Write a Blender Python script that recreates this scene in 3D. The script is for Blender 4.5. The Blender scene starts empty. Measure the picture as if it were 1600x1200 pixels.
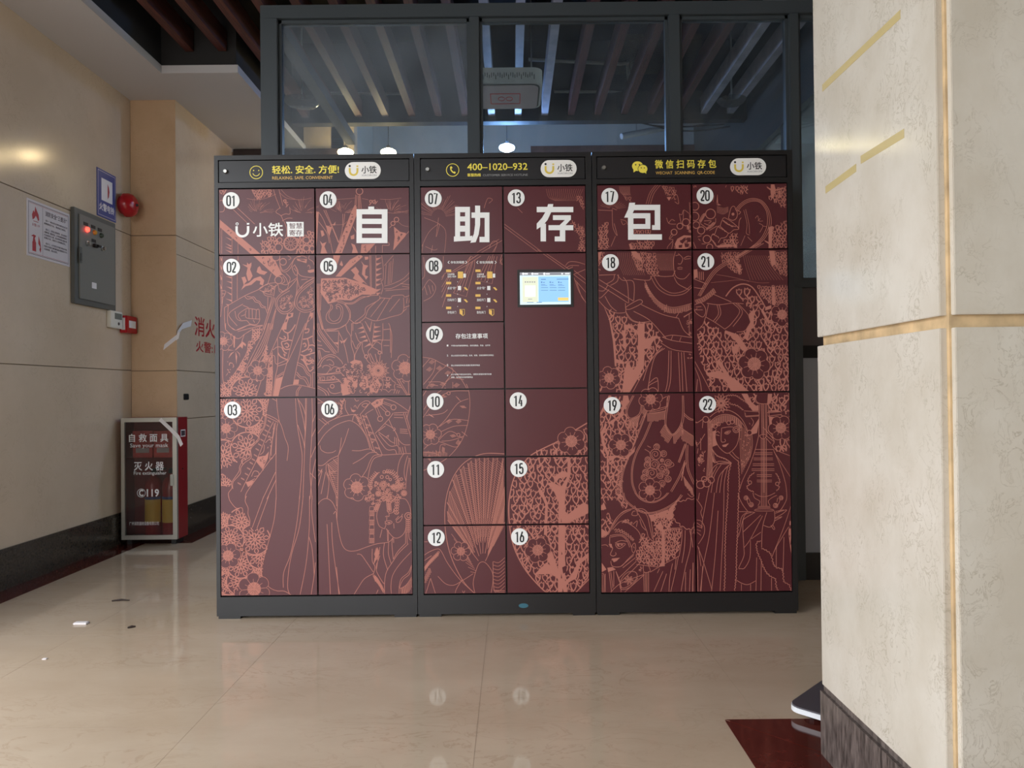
import bpy, bmesh, math, random
from mathutils import Vector, Matrix
from mathutils.geometry import tessellate_polygon

# ------------------------------------------------------------------ camera, world, exposure
F = 1155.0                       # focal length in pixels of the 1600x1200 frame
EYE = 0.924
ROLL = math.radians(0.57)
PITCH = math.radians(0.55)
scene = bpy.context.scene
C = scene.collection
ca, sa = math.cos(ROLL), math.sin(ROLL)
XA = Vector((1, 0, 0))
FW = Vector((0, math.cos(PITCH), math.sin(PITCH)))
UP = Vector((0, -math.sin(PITCH), math.cos(PITCH)))
cam_d = bpy.data.cameras.new('camera')
cam_d.sensor_fit = 'HORIZONTAL'; cam_d.sensor_width = 36.0
cam_d.lens = F / 1600 * 36.0
cam_d.clip_start = 0.05
cam = bpy.data.objects.new('camera', cam_d); C.objects.link(cam)
r_ = XA * ca - UP * sa
u_ = XA * sa + UP * ca
m = Matrix((r_, u_, -FW)).transposed().to_4x4()
m.translation = Vector((0, 0, EYE))
cam.matrix_world = m
scene.camera = cam

scene.view_settings.view_transform = 'Standard'
scene.view_settings.look = 'None'
scene.view_settings.gamma = 1.0
scene.view_settings.exposure = 0.5
scene.view_settings.use_curve_mapping = False

w = bpy.data.worlds.new('world'); scene.world = w; w.use_nodes = True
bg = w.node_tree.nodes['Background']
bg.inputs[0].default_value = (0.93, 0.96, 1.0, 1); bg.inputs[1].default_value = 3.4

def portal(loc, rot, sx, sy):
    l = bpy.data.lights.new('daylight_portal', 'AREA'); l.shape = 'RECTANGLE'
    l.size = sx; l.size_y = sy; l.cycles.is_portal = True
    o = bpy.data.objects.new('daylight_portal', l); C.objects.link(o)
    o.location = loc; o.rotation_euler = rot
portal((-2.52, 0.0, 1.4), (0, math.radians(-90), 0), 2.8, 5.2)     # open entrance on the left
portal((-1.55, -3.25, 1.4), (math.radians(90), 0, math.radians(180)), 2.1, 2.8)            # unseen opening behind the camera, sized to light the locker fronts
portal((3.24, -1.0, 1.65), (0, math.radians(90), 0), 2.1, 3.2)       # unseen window on the right, added to brighten the left wall
portal((1.74, 5.3, 1.9), (0, math.radians(90), 0), 2.0, 3.2)       # window of the back room

# ------------------------------------------------------------------ pixel helpers (photograph frame -> rays)
def ray(px, py):
    x, y = px - 800.0, py - 600.0
    u = x * ca - y * sa; v = x * sa + y * ca
    return XA * (u / F) + FW - UP * (v / F)
def atY(px, py, Y): d = ray(px, py); return Vector((0, 0, EYE)) + d * (Y / d.y)
def atX(px, py, X): d = ray(px, py); return Vector((0, 0, EYE)) + d * (X / d.x)
def atZ(px, py, Z=0.0): d = ray(px, py); return Vector((0, 0, EYE)) + d * ((Z - EYE) / d.z)
def unroll(px, py):
    x, y = px - 800.0, py - 600.0
    return (x * ca - y * sa, x * sa + y * ca)

# ------------------------------------------------------------------ materials
def lin(c):
    def f(v):
        v /= 255.0
        return v / 12.92 if v <= 0.04045 else ((v + 0.055) / 1.055) ** 2.4
    return (f(c[0]), f(c[1]), f(c[2]), 1)
MATS = {}
def mat(name, col, rough=0.5, metal=0.0, spec=0.5, var=0.0, vscale=30.0, bump=0.0, bscale=200.0, emit=None, estr=0.0, alpha=1.0, stretch=(1, 1, 1)):
    if name in MATS: return MATS[name]
    mt = bpy.data.materials.new(name); mt.use_nodes = True
    nt = mt.node_tree; b = nt.nodes['Principled BSDF']
    b.inputs['Base Color'].default_value = lin(col)
    b.inputs['Roughness'].default_value = rough
    b.inputs['Metallic'].default_value = metal
    b.inputs['Specular IOR Level'].default_value = spec
    if alpha < 1: b.inputs['Alpha'].default_value = alpha
    if emit:
        b.inputs['Emission Color'].default_value = lin(emit); b.inputs['Emission Strength'].default_value = estr
    if var > 0 or bump > 0:
        g = nt.nodes.new('ShaderNodeNewGeometry')
        mp = nt.nodes.new('ShaderNodeVectorMath'); mp.operation = 'MULTIPLY'; mp.inputs[1].default_value = stretch
        nt.links.new(g.outputs['Position'], mp.inputs[0])
    if var > 0:
        n = nt.nodes.new('ShaderNodeTexNoise'); n.inputs['Scale'].default_value = vscale; n.inputs['Detail'].default_value = 5
        nt.links.new(mp.outputs[0], n.inputs['Vector'])
        r = nt.nodes.new('ShaderNodeValToRGB')
        c0 = lin([max(0, k * (1 - var)) for k in col]); c1 = lin([min(255, k * (1 + var)) for k in col])
        r.color_ramp.elements[0].position = 0.3; r.color_ramp.elements[0].color = c0
        r.color_ramp.elements[1].position = 0.7; r.color_ramp.elements[1].color = c1
        nt.links.new(n.outputs['Fac'], r.inputs[0]); nt.links.new(r.outputs[0], b.inputs['Base Color'])
    if bump > 0:
        n2 = nt.nodes.new('ShaderNodeTexNoise'); n2.inputs['Scale'].default_value = bscale; n2.inputs['Detail'].default_value = 3
        nt.links.new(mp.outputs[0], n2.inputs['Vector'])
        bp = nt.nodes.new('ShaderNodeBump'); bp.inputs['Strength'].default_value = bump; bp.inputs['Distance'].default_value = 0.002
        nt.links.new(n2.outputs['Fac'], bp.inputs['Height']); nt.links.new(bp.outputs[0], b.inputs['Normal'])
    MATS[name] = mt
    return mt

def marble(name, base, vein, cloud, rough=0.12, scale=3.0, veinw=0.035, veinmix=0.55, spec=0.5, sq=(1, 1, 1), coat=0.0):
    """limestone / marble: cloudy base with thin curly veins"""
    mt = bpy.data.materials.new(name); mt.use_nodes = True
    nt = mt.node_tree; N = nt.nodes; L = nt.links; b = N['Principled BSDF']
    g = N.new('ShaderNodeNewGeometry')
    mp = N.new('ShaderNodeVectorMath'); mp.operation = 'MULTIPLY'; mp.inputs[1].default_value = sq
    L.new(g.outputs['Position'], mp.inputs[0])
    n1 = N.new('ShaderNodeTexNoise'); n1.inputs['Scale'].default_value = scale; n1.inputs['Detail'].default_value = 6
    n1.inputs['Roughness'].default_value = 0.62
    L.new(mp.outputs[0], n1.inputs['Vector'])
    r1 = N.new('ShaderNodeValToRGB'); r1.color_ramp.elements[0].position = 0.34; r1.color_ramp.elements[1].position = 0.68
    r1.color_ramp.elements[0].color = lin(cloud); r1.color_ramp.elements[1].color = lin(base)
    L.new(n1.outputs['Fac'], r1.inputs[0])
    n2 = N.new('ShaderNodeTexNoise'); n2.inputs['Scale'].default_value = scale * 4.2; n2.inputs['Detail'].default_value = 5
    n2.inputs['Distortion'].default_value = 1.6; n2.inputs['Roughness'].default_value = 0.6
    L.new(mp.outputs[0], n2.inputs['Vector'])
    s = N.new('ShaderNodeMath'); s.operation = 'SUBTRACT'; s.inputs[1].default_value = 0.5; L.new(n2.outputs['Fac'], s.inputs[0])
    a = N.new('ShaderNodeMath'); a.operation = 'ABSOLUTE'; L.new(s.outputs[0], a.inputs[0])
    mr = N.new('ShaderNodeMapRange'); mr.inputs['From Min'].default_value = 0.0; mr.inputs['From Max'].default_value = veinw
    mr.inputs['To Min'].default_value = veinmix; mr.inputs['To Max'].default_value = 0.0
    L.new(a.outputs[0], mr.inputs['Value'])
    n3 = N.new('ShaderNodeTexNoise'); n3.inputs['Scale'].default_value = scale * 1.7; n3.inputs['Detail'].default_value = 2
    L.new(mp.outputs[0], n3.inputs['Vector'])
    mr3 = N.new('ShaderNodeMapRange'); mr3.inputs['From Min'].default_value = 0.42; mr3.inputs['From Max'].default_value = 0.62
    L.new(n3.outputs['Fac'], mr3.inputs['Value'])
    mu = N.new('ShaderNodeMath'); mu.operation = 'MULTIPLY'; L.new(mr.outputs[0], mu.inputs[0]); L.new(mr3.outputs[0], mu.inputs[1])
    mx = N.new('ShaderNodeMixRGB'); L.new(mu.outputs[0], mx.inputs[0]); L.new(r1.outputs[0], mx.inputs[1]); mx.inputs[2].default_value = lin(vein)
    L.new(mx.outputs[0], b.inputs['Base Color'])
    b.inputs['Roughness'].default_value = rough; b.inputs['Specular IOR Level'].default_value = spec
    b.inputs['Coat Weight'].default_value = coat; b.inputs['Coat Roughness'].default_value = 0.04
    MATS[name] = mt
    return mt

def glass(name, tint=(235, 242, 242), dust=0.0, dcol=(200, 205, 210)):
    """clear pane: transparent with Fresnel reflection and a thin film of dust"""
    mt = bpy.data.materials.new(name); mt.use_nodes = True
    nt = mt.node_tree; N = nt.nodes; L = nt.links
    N.remove(N['Principled BSDF']); out = N['Material Output']
    t = N.new('ShaderNodeBsdfTransparent'); t.inputs[0].default_value = lin(tint)
    g = N.new('ShaderNodeBsdfGlossy'); g.inputs['Roughness'].default_value = 0.01
    fr = N.new('ShaderNodeFresnel'); fr.inputs[0].default_value = 1.45
    mx = N.new('ShaderNodeMixShader'); L.new(fr.outputs[0], mx.inputs[0]); L.new(t.outputs[0], mx.inputs[1]); L.new(g.outputs[0], mx.inputs[2])
    last = mx
    if dust > 0:
        d = N.new('ShaderNodeBsdfDiffuse'); d.inputs[0].default_value = lin(dcol)
        tr = N.new('ShaderNodeBsdfTranslucent'); tr.inputs[0].default_value = lin(dcol)
        md = N.new('ShaderNodeMixShader'); md.inputs[0].default_value = 0.5; L.new(d.outputs[0], md.inputs[1]); L.new(tr.outputs[0], md.inputs[2])
        geo = N.new('ShaderNodeNewGeometry')
        n = N.new('ShaderNodeTexNoise'); n.inputs['Scale'].default_value = 4.0; n.inputs['Detail'].default_value = 6
        L.new(geo.outputs['Position'], n.inputs['Vector'])
        mr = N.new('ShaderNodeMapRange'); mr.inputs['From Min'].default_value = 0.3; mr.inputs['From Max'].default_value = 0.75
        mr.inputs['To Min'].default_value = dust * 0.5; mr.inputs['To Max'].default_value = dust * 1.5
        L.new(n.outputs['Fac'], mr.inputs['Value'])
        m2 = N.new('ShaderNodeMixShader'); L.new(mr.outputs[0], m2.inputs[0]); L.new(mx.outputs[0], m2.inputs[1]); L.new(md.outputs[0], m2.inputs[2])
        last = m2
    L.new(last.outputs[0], out.inputs[0])
    MATS[name] = mt
    return mt

marble('wall_marble', (214, 192, 168), (178, 154, 130), (202, 180, 156), rough=0.16, scale=2.2, veinw=0.02, veinmix=0.35)
marble('pilaster_marble', (212, 180, 146), (182, 146, 112), (200, 168, 134), rough=0.2, scale=3.0, veinw=0.02, veinmix=0.4)
marble('pillar_marble', (210, 203, 191), (160, 149, 130), (196, 187, 172), rough=0.16, scale=6.5, veinw=0.028, veinmix=0.6, sq=(1, 1, 0.75))
marble('floor_marble', (200, 182, 160), (168, 144, 120), (186, 166, 143), rough=0.05, scale=2.0, veinw=0.022, veinmix=0.5, sq=(0.55, 1, 1))
marble('granite_red', (96, 42, 34), (66, 26, 22), (80, 34, 28), rough=0.08, scale=20, veinw=0.08, veinmix=0.5)
mat('granite_dark', (62, 54, 46), 0.18, var=0.25, vscale=90)
mat('granite_base', (84, 76, 72), 0.3, var=0.4, vscale=70, stretch=(1.6, 1.6, .35))
mat('joint', (160, 136, 112), 0.8)
mat('groove', (196, 168, 128), 0.6, var=0.12, vscale=20)
mat('white_paint', (206, 202, 202), 0.75, bump=0.1, bscale=160)
mat('void_black', (16, 14, 14), 0.9)
mat('fascia', (44, 42, 42), 0.8)
mat('slat_brown', (84, 44, 36), 0.5, var=0.25, vscale=12, stretch=(8, 0.5, 8))
mat('slat_pale', (165, 160, 170), 0.55, var=0.1, vscale=12)
mat('frame_grey', (66, 72, 76), 0.42, spec=0.4)
mat('panel_grey', (150, 152, 158), 0.5)
mat('panel_brown', (74, 62, 62), 0.5)
mat('black_gap', (14, 12, 12), 0.8)
mat('wall_pale', (214, 212, 206), 0.8)
mat('wall_redbrown', (110, 70, 62), 0.6, var=0.1)
mat('steel', (178, 178, 172), 0.32, metal=1.0)
mat('aluminium', (190, 186, 176), 0.38, metal=0.75)
mat('locker_frame', (27, 26, 27), 0.36, spec=0.5)
mat('locker_header', (31, 30, 32), 0.34, spec=0.5)
mat('door_maroon', (84, 33, 39), 0.33, spec=0.5, var=0.04, vscale=900)
mat('print_salmon', (182, 116, 102), 0.38, spec=0.4)
mat('print_white', (240, 240, 238), 0.5)
mat('print_black', (20, 20, 22), 0.5)
mat('print_yellow', (240, 222, 84), 0.5)
mat('print_gold', (236, 190, 96), 0.5)
mat('print_grey', (150, 150, 150), 0.5)
mat('logo_white', (240, 238, 234), 0.4)
mat('logo_yellow', (222, 196, 80), 0.5)
mat('paper', (232, 226, 226), 0.6)
mat('poster_white', (214, 204, 206), 0.45)
mat('ink_red', (176, 34, 40), 0.5)
mat('ink_dark', (70, 52, 58), 0.6)
mat('sign_blue', (66, 76, 140), 0.35)
mat('enamel_red', (176, 24, 32), 0.22)
mat('cabinet_red', (140, 24, 30), 0.35)
mat('box_grey', (124, 122, 116), 0.42, spec=0.4)
mat('box_edge', (92, 92, 88), 0.42)
mat('black_plastic', (28, 27, 27), 0.4)
mat('white_plastic', (226, 220, 206), 0.4)
mat('lcd_grey', (110, 118, 112), 0.2)
mat('lamp_red', (255, 70, 50), 0.2, emit=(255, 50, 40), estr=5.0)
mat('lamp_amber', (206, 150, 60), 0.2)
mat('lamp_green', (60, 74, 62), 0.2)
mat('extinguisher_yellow', (248, 196, 84), 0.5)
mat('mask_box', (228, 84, 84), 0.5, var=0.1, vscale=40)
mat('tape_yellow', (222, 202, 138), 0.5, alpha=0.42)
mat('plate_grey', (78, 74, 80), 0.4)
mat('plate_white', (226, 228, 230), 0.35)
mat('lantern_white', (222, 220, 222), 0.5)
mat('lantern_pink', (206, 188, 190), 0.5)
mat('bulb_warm', (255, 230, 180), 0.4, emit=(255, 226, 170), estr=45)
mat('bulb_cool', (220, 235, 255), 0.4, emit=(140, 185, 255), estr=300)
mat('cable_black', (24, 24, 24), 0.6)
mat('pipe_white', (196, 196, 190), 0.5)
mat('ground', (176, 176, 172), 0.9)
mat('litter_dark', (50, 36, 30), 0.7)
mat('paint_teal', (52, 104, 120), 0.6)
mat('door_dark', (52, 38, 36), 0.45)
glass('pane_dusty', dust=0.16)
glass('pane_clear', dust=0.05)
glass('cabinet_glass', tint=(225, 225, 222), dust=0.04)
glass('shade_glass', tint=(215, 222, 225), dust=0.06)

# ------------------------------------------------------------------ mesh builder
ORG = {}
class MB:
    def __init__(s): s.v = []; s.f = []; s.mi = []
    def add(s, vs, fs, mi=0):
        n = len(s.v); s.v += [Vector(p) for p in vs]; s.f += [tuple(i + n for i in q) for q in fs]; s.mi += [mi] * len(fs); return s
    def box(s, x0, x1, y0, y1, z0, z1, mi=0):
        return s.add([(x0, y0, z0), (x1, y0, z0), (x1, y1, z0), (x0, y1, z0), (x0, y0, z1), (x1, y0, z1), (x1, y1, z1), (x0, y1, z1)],
                     [(0, 3, 2, 1), (4, 5, 6, 7), (0, 1, 5, 4), (1, 2, 6, 5), (2, 3, 7, 6), (3, 0, 4, 7)], mi)
    def prism(s, pts, d, mi=0):
        """pts: 3-D outline; extruded by vector d"""
        n = len(pts); d = Vector(d); a = [Vector(p) for p in pts]
        tri = tessellate_polygon([a])
        s.add(a + [p + d for p in a], [tuple(t) for t in tri] + [tuple(i + n for i in reversed(t)) for t in tri]
              + [(i, (i + 1) % n, (i + 1) % n + n, i + n) for i in range(n)], mi)
        return s
    def tube(s, path, r, seg=8, mi=0, cap=True):
        path = [Vector(p) for p in path]; rings = []; N = len(path)
        rr = r if isinstance(r, (list, tuple)) else [r] * N
        t0 = (path[1] - path[0]).normalized()
        ref = Vector((0, 0, 1)) if abs(t0.z) < 0.9 else Vector((1, 0, 0))
        nrm = t0.cross(ref).normalized()
        vs = []
        for i, p in enumerate(path):
            t = (path[min(i + 1, N - 1)] - path[max(i - 1, 0)]).normalized()
            nrm = (nrm - t * nrm.dot(t)).normalized(); bn = t.cross(nrm)
            for k in range(seg):
                a = 2 * math.pi * k / seg
                vs.append(p + (nrm * math.cos(a) + bn * math.sin(a)) * rr[i])
        fs = []
        for i in range(N - 1):
            for k in range(seg):
                k2 = (k + 1) % seg
                fs.append((i * seg + k, i * seg + k2, (i + 1) * seg + k2, (i + 1) * seg + k))
        if cap: fs.append(tuple(range(seg - 1, -1, -1))); fs.append(tuple((N - 1) * seg + k for k in range(seg)))
        return s.add(vs, fs, mi)
    def lathe(s, prof, c, axis=(0, 0, 1), seg=24, mi=0):
        """prof: (radius, height) along axis from point c"""
        ax = Vector(axis).normalized(); ref = Vector((0, 0, 1)) if abs(ax.z) < 0.9 else Vector((1, 0, 0))
        e1 = ax.cross(ref).normalized(); e2 = ax.cross(e1); c = Vector(c); vs = []; fs = []
        for (r, h) in prof:
            for k in range(seg):
                a = 2 * math.pi * k / seg
                vs.append(c + ax * h + (e1 * math.cos(a) + e2 * math.sin(a)) * max(r, 1e-5))
        for i in range(len(prof) - 1):
            for k in range(seg):
                k2 = (k + 1) % seg
                fs.append((i * seg + k, i * seg + k2, (i + 1) * seg + k2, (i + 1) * seg + k))
        return s.add(vs, fs, mi)
    def build(s, name, mats, parent=None, smooth=False, bev=0.0, origin=None):
        if not isinstance(mats, (list, tuple)): mats = [mats]
        lo = Vector([min(p[i] for p in s.v) for i in range(3)]); hi = Vector([max(p[i] for p in s.v) for i in range(3)])
        org = Vector(origin) if origin is not None else Vector(((lo.x + hi.x) / 2, (lo.y + hi.y) / 2, lo.z))
        me = bpy.data.meshes.new(name)
        me.from_pydata([p - org for p in s.v], [], s.f)
        for mm in mats: me.materials.append(MATS[mm])
        me.polygons.foreach_set('material_index', s.mi)
        bm = bmesh.new(); bm.from_mesh(me)
        if bev > 0:
            bmesh.ops.remove_doubles(bm, verts=bm.verts, dist=1e-6)
            es = [e for e in bm.edges if len(e.link_faces) == 2 and e.calc_face_angle(0) > 0.5]
            bmesh.ops.bevel(bm, geom=es, offset=bev, segments=2, affect='EDGES', clamp_overlap=True)
        if s.f and len(s.v) < 60000 and not getattr(s, 'flat', False): bmesh.ops.recalc_face_normals(bm, faces=bm.faces)
        bm.to_mesh(me); bm.free()
        if smooth:
            me.polygons.foreach_set('use_smooth', [True] * len(me.polygons))
            me.set_sharp_from_angle(angle=math.radians(40))
        o = bpy.data.objects.new(name, me); C.objects.link(o)
        if parent is not None:
            o.parent = parent; o.location = org - ORG[parent.name]
        else: o.location = org
        ORG[o.name] = org
        return o
def empty(name, loc):
    o = bpy.data.objects.new(name, None); o.empty_display_size = 0.1; C.objects.link(o); o.location = loc; ORG[o.name] = Vector(loc); return o
def tag(o, label=None, cat=None, group=None, kind=None):
    if label: o['label'] = label
    if cat: o['category'] = cat
    if group: o['group'] = group
    if kind: o['kind'] = kind
    return o
def struct(o, label=None): o['kind'] = 'structure'; return tag(o, label)
def box(name, mt, x0, x1, y0, y1, z0, z1, parent=None, bev=0.0): return MB().box(x0, x1, y0, y1, z0, z1).build(name, mt, parent, bev=bev)

def text_mesh(body, bold=0.0, spacing=1.0):
    c = bpy.data.curves.new('lettering', 'FONT'); c.body = body; c.size = 1.0; c.offset = bold; c.resolution_u = 2; c.space_character = spacing
    o = bpy.data.objects.new('lettering', c); C.objects.link(o)
    dg = bpy.context.evaluated_depsgraph_get()
    me = bpy.data.meshes.new_from_object(o.evaluated_get(dg))
    vs = [(v.co.x, v.co.y) for v in me.vertices]; fs = [tuple(p.vertices) for p in me.polygons]
    bpy.data.objects.remove(o); bpy.data.curves.remove(c); bpy.data.meshes.remove(me)
    return vs, fs
def text_into(mb, body, org, ex, ey, rect, bold=0.0, mi=0, spacing=1.0, keep=False):
    """fit the text's bounding box into rect (a0,b0,a1,b1) measured along ex / ey from org"""
    vs, fs = text_mesh(body, 0.0, spacing)
    if not vs: return mb
    x0 = min(p[0] for p in vs); x1 = max(p[0] for p in vs); y0 = min(p[1] for p in vs); y1 = max(p[1] for p in vs)
    a0, b0, a1, b1 = rect
    kx = (a1 - a0) / (x1 - x0); ky = (b1 - b0) / (y1 - y0)
    org = Vector(org); ex = Vector(ex); ey = Vector(ey)
    mb.flat = True
    nrm = ex.cross(ey)
    sh = [(0, 0)] if bold <= 0 else [(-bold, -bold), (bold, -bold), (bold, bold), (-bold, bold)]
    for i, (sx, sy) in enumerate(sh):            # heavier weight: the outline set four times, a hair apart
        o2 = org + nrm * (i * 8e-6)
        mb.add([o2 + ex * (a0 + (p[0] + sx - x0) * kx) + ey * (b0 + (p[1] + sy - y0) * ky) for p in vs], fs, mi)
    return mb
# ================================================================== THE SETTING
WX = -2.44                      # left wall plane
PILY, PILX = 4.74, -2.15        # pilaster front plane and its side plane
CZ = 2.82                       # white soffit
PY = 3.60                       # glass partition plane
# floor: slab, tiles, red granite borders
fl = struct(box('floor', 'joint', -2.6, 3.4, -3.2, 8.0, -0.12, -0.004), 'polished beige marble tiled floor of the lobby')
TILE = 0.79
gx0, gy0 = -0.105, 2.065
tile_me = None
for i in range(-3, 4):
    for j in range(-6, 4):
        x0, x1 = gx0 + i * TILE + 0.0004, gx0 + (i + 1) * TILE - 0.0004
        y0, y1 = gy0 + j * TILE + 0.0004, gy0 + (j + 1) * TILE - 0.0004
        if x0 < -2.28:
            x0 = -2.288
        if x1 <= -2.27: continue
        # the border around the pillar replaces the tiles there
        if x1 > 0.585 and y0 < 2.06 and x0 < 1.6:
            if x0 < 0.585: x1 = 0.584
            elif y1 > 2.077: y0 = 2.077
            else: continue
        if x1 - x0 < 0.02 or y1 - y0 < 0.02: continue
        box('tile', 'floor_marble', x0, x1, y0, y1, -0.004, 0.0, fl)
def strip(pts): return MB().prism([(x, y, -0.004) for x, y in pts], (0, 0, 0.0042)).build('border_strip', 'granite_red', fl)
strip([(WX, -3), (-2.29, -3), (-2.29, 4.6), (WX, 4.74)])
strip([(WX, 4.741), (-2.29, 4.601), (-2.0, 4.601), (-2.14, 4.74)])
strip([(-2.0, 4.603), (-2.0, 5.7), (-2.14, 5.7), (-2.14, 4.742)])
strip([(0.585, -3), (0.776, -3), (0.776, 1.88), (0.585, 2.074)])
strip([(0.5865, 2.076), (0.7775, 1.882), (1.4, 1.882), (1.6, 2.076)])
# left wall with marble panels, baseboard
wl = struct(box('wall_left', 'joint', WX - 0.2, WX - 0.012, 2.62, 4.95, 0, 3.5), 'beige polished marble wall with the fire equipment on it')
for (z0, z1) in ((0.0, 1.078), (1.082, 1.947), (1.952, CZ + 0.02)):
    for (y0, y1) in ((2.62, PILY),):
        box('marble_panel', 'wall_marble', WX - 0.014, WX, y0, y1, z0, z1, wl, bev=0.0015)
bb = struct(MB().box(WX, WX + 0.014, 2.62, PILY, 0, 0.18).box(WX, WX + 0.009, 2.62, PILY, 0.18, 0.195).build('baseboard_left', 'granite_dark'))
# pilaster that steps out of the wall, with the hydrant door in its flank
pil = struct(box('wall_pilaster', 'joint', WX - 0.2, PILX - 0.012, PILY + 0.012, 5.70, 0, 3.5), 'warm beige marble pilaster beside the fire cabinet')
for (z0, z1) in ((0.0, 1.074), (1.078, 1.944), (1.949, CZ + 0.02)):
    box('marble_panel', 'pilaster_marble', WX, PILX - 0.001, PILY, PILY + 0.012, z0, z1, pil, bev=0.0012)
for (z0, z1) in ((0.0, 0.762), (1.828, 1.945), (1.949, CZ + 0.02)):
    box('marble_panel', 'wall_marble', PILX - 0.012, PILX, PILY + 0.003, 5.70, z0, z1, pil, bev=0.0012)
hd = struct(MB().box(PILX - 0.012, PILX + 0.001, PILY + 0.006, 5.62, 1.080, 1.825).build('door_1', 'wall_marble', bev=0.001), 'marble faced hydrant door with red lettering in the pilaster flank')
tag(hd, None)
box('lower_leaf', 'wall_marble', PILX - 0.012, PILX + 0.001, PILY + 0.006, 5.62, 0.766, 1.076, hd, bev=0.001)
a = atX(290, 620, PILX)
MB().box(PILX, PILX + 0.008, a.y - 0.035, a.y + 0.035, a.z - 0.02, a.z + 0.02).build('latch', 'black_plastic', hd, bev=0.003)
lt = MB()
text_into(lt, '消火栓', (PILX + 0.0016, 5.01, 0), (0, 1, 0), (0, 0, 1), (0.0, 1.325, 0.52, 1.455), bold=0.012)
lt.build('lettering', 'ink_red', hd); lt = MB()
text_into(lt, '火警:119', (PILX + 0.0016, 5.01, 0), (0, 1, 0), (0, 0, 1), (0.02, 1.215, 0.50, 1.29), bold=0.012)
lt.build('lettering', 'ink_red', hd)
struct(MB().box(WX, PILX + 0.012, PILY - 0.012, PILY, 0, 0.195).box(PILX, PILX + 0.012, PILY, 5.70, 0, 0.195).build('baseboard_pilaster', 'granite_dark'))
# wall at the end of the passage with a dark framed door
we = struct(box('wall_passage_end', 'wall_marble', -2.4, -1.22, 5.78, 5.9, 0, 3.5))
d2 = struct(MB().box(-2.14, -1.24, 5.70, 5.78, 2.74, 2.815).box(-2.14, -2.06, 5.70, 5.78, 0, 2.74).box(-1.32, -1.24, 5.70, 5.78, 0, 2.74).box(-2.06, -1.32, 5.71, 5.77, 2.1, 2.2).build('door_2', 'door_dark'), 'dark timber door frame with a transom pane at the passage end')
box('pane', 'wall_pale', -2.03, -1.35, 5.735, 5.765, 2.22, 2.71, d2)
box('leaf', 'door_dark', -2.06, -1.32, 5.73, 5.77, 0.0, 2.1, d2)
# white dropped soffit (an L) and the dark deck above
so = struct(MB().box(WX - 0.1, -2.05, -3.2, 4.345, CZ, CZ + 0.047).box(WX - 0.1, -1.60, 4.345, 5.78, CZ, CZ + 0.047).build('ceiling_soffit', 'white_paint'), 'white painted dropped soffit along the marble wall')
struct(MB().box(-2.075, -2.06, -3.2, 4.36, CZ + 0.047, 3.5).box(-2.06, -1.615, 4.36, 4.375, CZ + 0.047, 3.5).box(-1.63, -1.615, 4.375, 5.78, CZ + 0.047, 3.5).build('trim_1', 'fascia'), 'dark grey fascia rising from the white soffit')
struct(box('ceiling', 'void_black', -2.6, 3.4, -3.2, 8.0, 3.5, 3.6), 'black painted deck above the timber slats')
# timber slats hung below the deck
pale = {-1, 0, 1, 7, 8}
for k in range(-10, 12):
    X = 0.065 + 0.195 * k
    yend = 4.35 if X < -1.62 else 5.42
    o = box('ceiling_slat', 'slat_pale' if k in pale else 'slat_brown', X - 0.024, X + 0.024, -3.0, yend, 2.95, 3.07)
    if k in pale: tag(o, 'pale grey ceiling slat running from the lobby over the glass partition', 'slat', 'pale ceiling slats')
    elif yend < 5: tag(o, 'brown ceiling slat ending at the dark fascia over the white soffit', 'slat', 'short brown slats beside the soffit')
    else: tag(o, 'red brown timber ceiling slat running over the glass partition', 'slat', 'brown ceiling slats')
struct(MB().box(-2.1, 3.4, -2.9, -2.8, 3.07, 3.5).box(-1.6, 3.4, 3.9, 3.98, 3.07, 3.16).box(-1.6, 3.4, 1.9, 1.98, 3.07, 3.16).box(-2.1, -1.6, 3.9, 3.98, 3.07, 3.16).build('ceiling_battens', 'void_black'), 'black battens carrying the ceiling slats')
# room shell behind the camera (out of view)
struct(box('wall_rear', 'wall_marble', -0.5, 3.4, -3.3, -3.2, 0, 3.5))
struct(MB().box(3.25, 3.4, -3.2, -2.6, 0, 3.5).box(3.25, 3.4, 0.6, 3.56, 0, 3.5).box(3.25, 3.4, -2.6, 0.6, 0, 0.6).box(3.25, 3.4, -2.6, 0.6, 2.7, 3.5).build('wall_right', 'wall_marble'))
struct(box('window_8', 'pane_clear', 3.32, 3.326, -2.6, 0.6, 0.6, 2.7))  # out-of-view window, added so fill light reaches the left wall
struct(box('ground', 'ground', -40, 40, -40, 40, -0.3, -0.12))
# glass partition
pt = struct(MB().box(-1.202, -1.119, PY - 0.04, PY + 0.04, 0, 2.74).box(1.36, 1.405, PY - 0.04, PY + 0.04, 0, 2.74)
            .box(-0.190, -0.142, PY - 0.04, PY + 0.04, 1.44, 2.74).box(0.775, 0.83, PY - 0.04, PY + 0.04, 1.44, 2.74)
            .box(-1.202, 3.25, PY - 0.04, PY + 0.04, 2.74, 2.805).build('wall_partition', 'frame_grey', bev=0.003), 'grey metal framed glass partition behind the lockers')
box('sill_rail', 'frame_grey', -1.119, 3.25, PY - 0.045, PY + 0.05, 1.41, 1.445, pt, bev=0.002)
box('upper_panel', 'panel_brown', -1.119, 3.25, PY - 0.02, PY + 0.02, 1.13, 1.41, pt)
box('mid_rail', 'black_gap', -1.119, 3.25, PY - 0.035, PY + 0.035, 1.07, 1.13, pt)
box('lower_panel', 'panel_grey', -1.119, 3.25, PY - 0.02, PY + 0.02, 0.13, 1.07, pt)
box('skirting', 'locker_frame', -1.119, 3.25, PY - 0.03, PY + 0.03, 0.0, 0.13, pt)
wins = []
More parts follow.
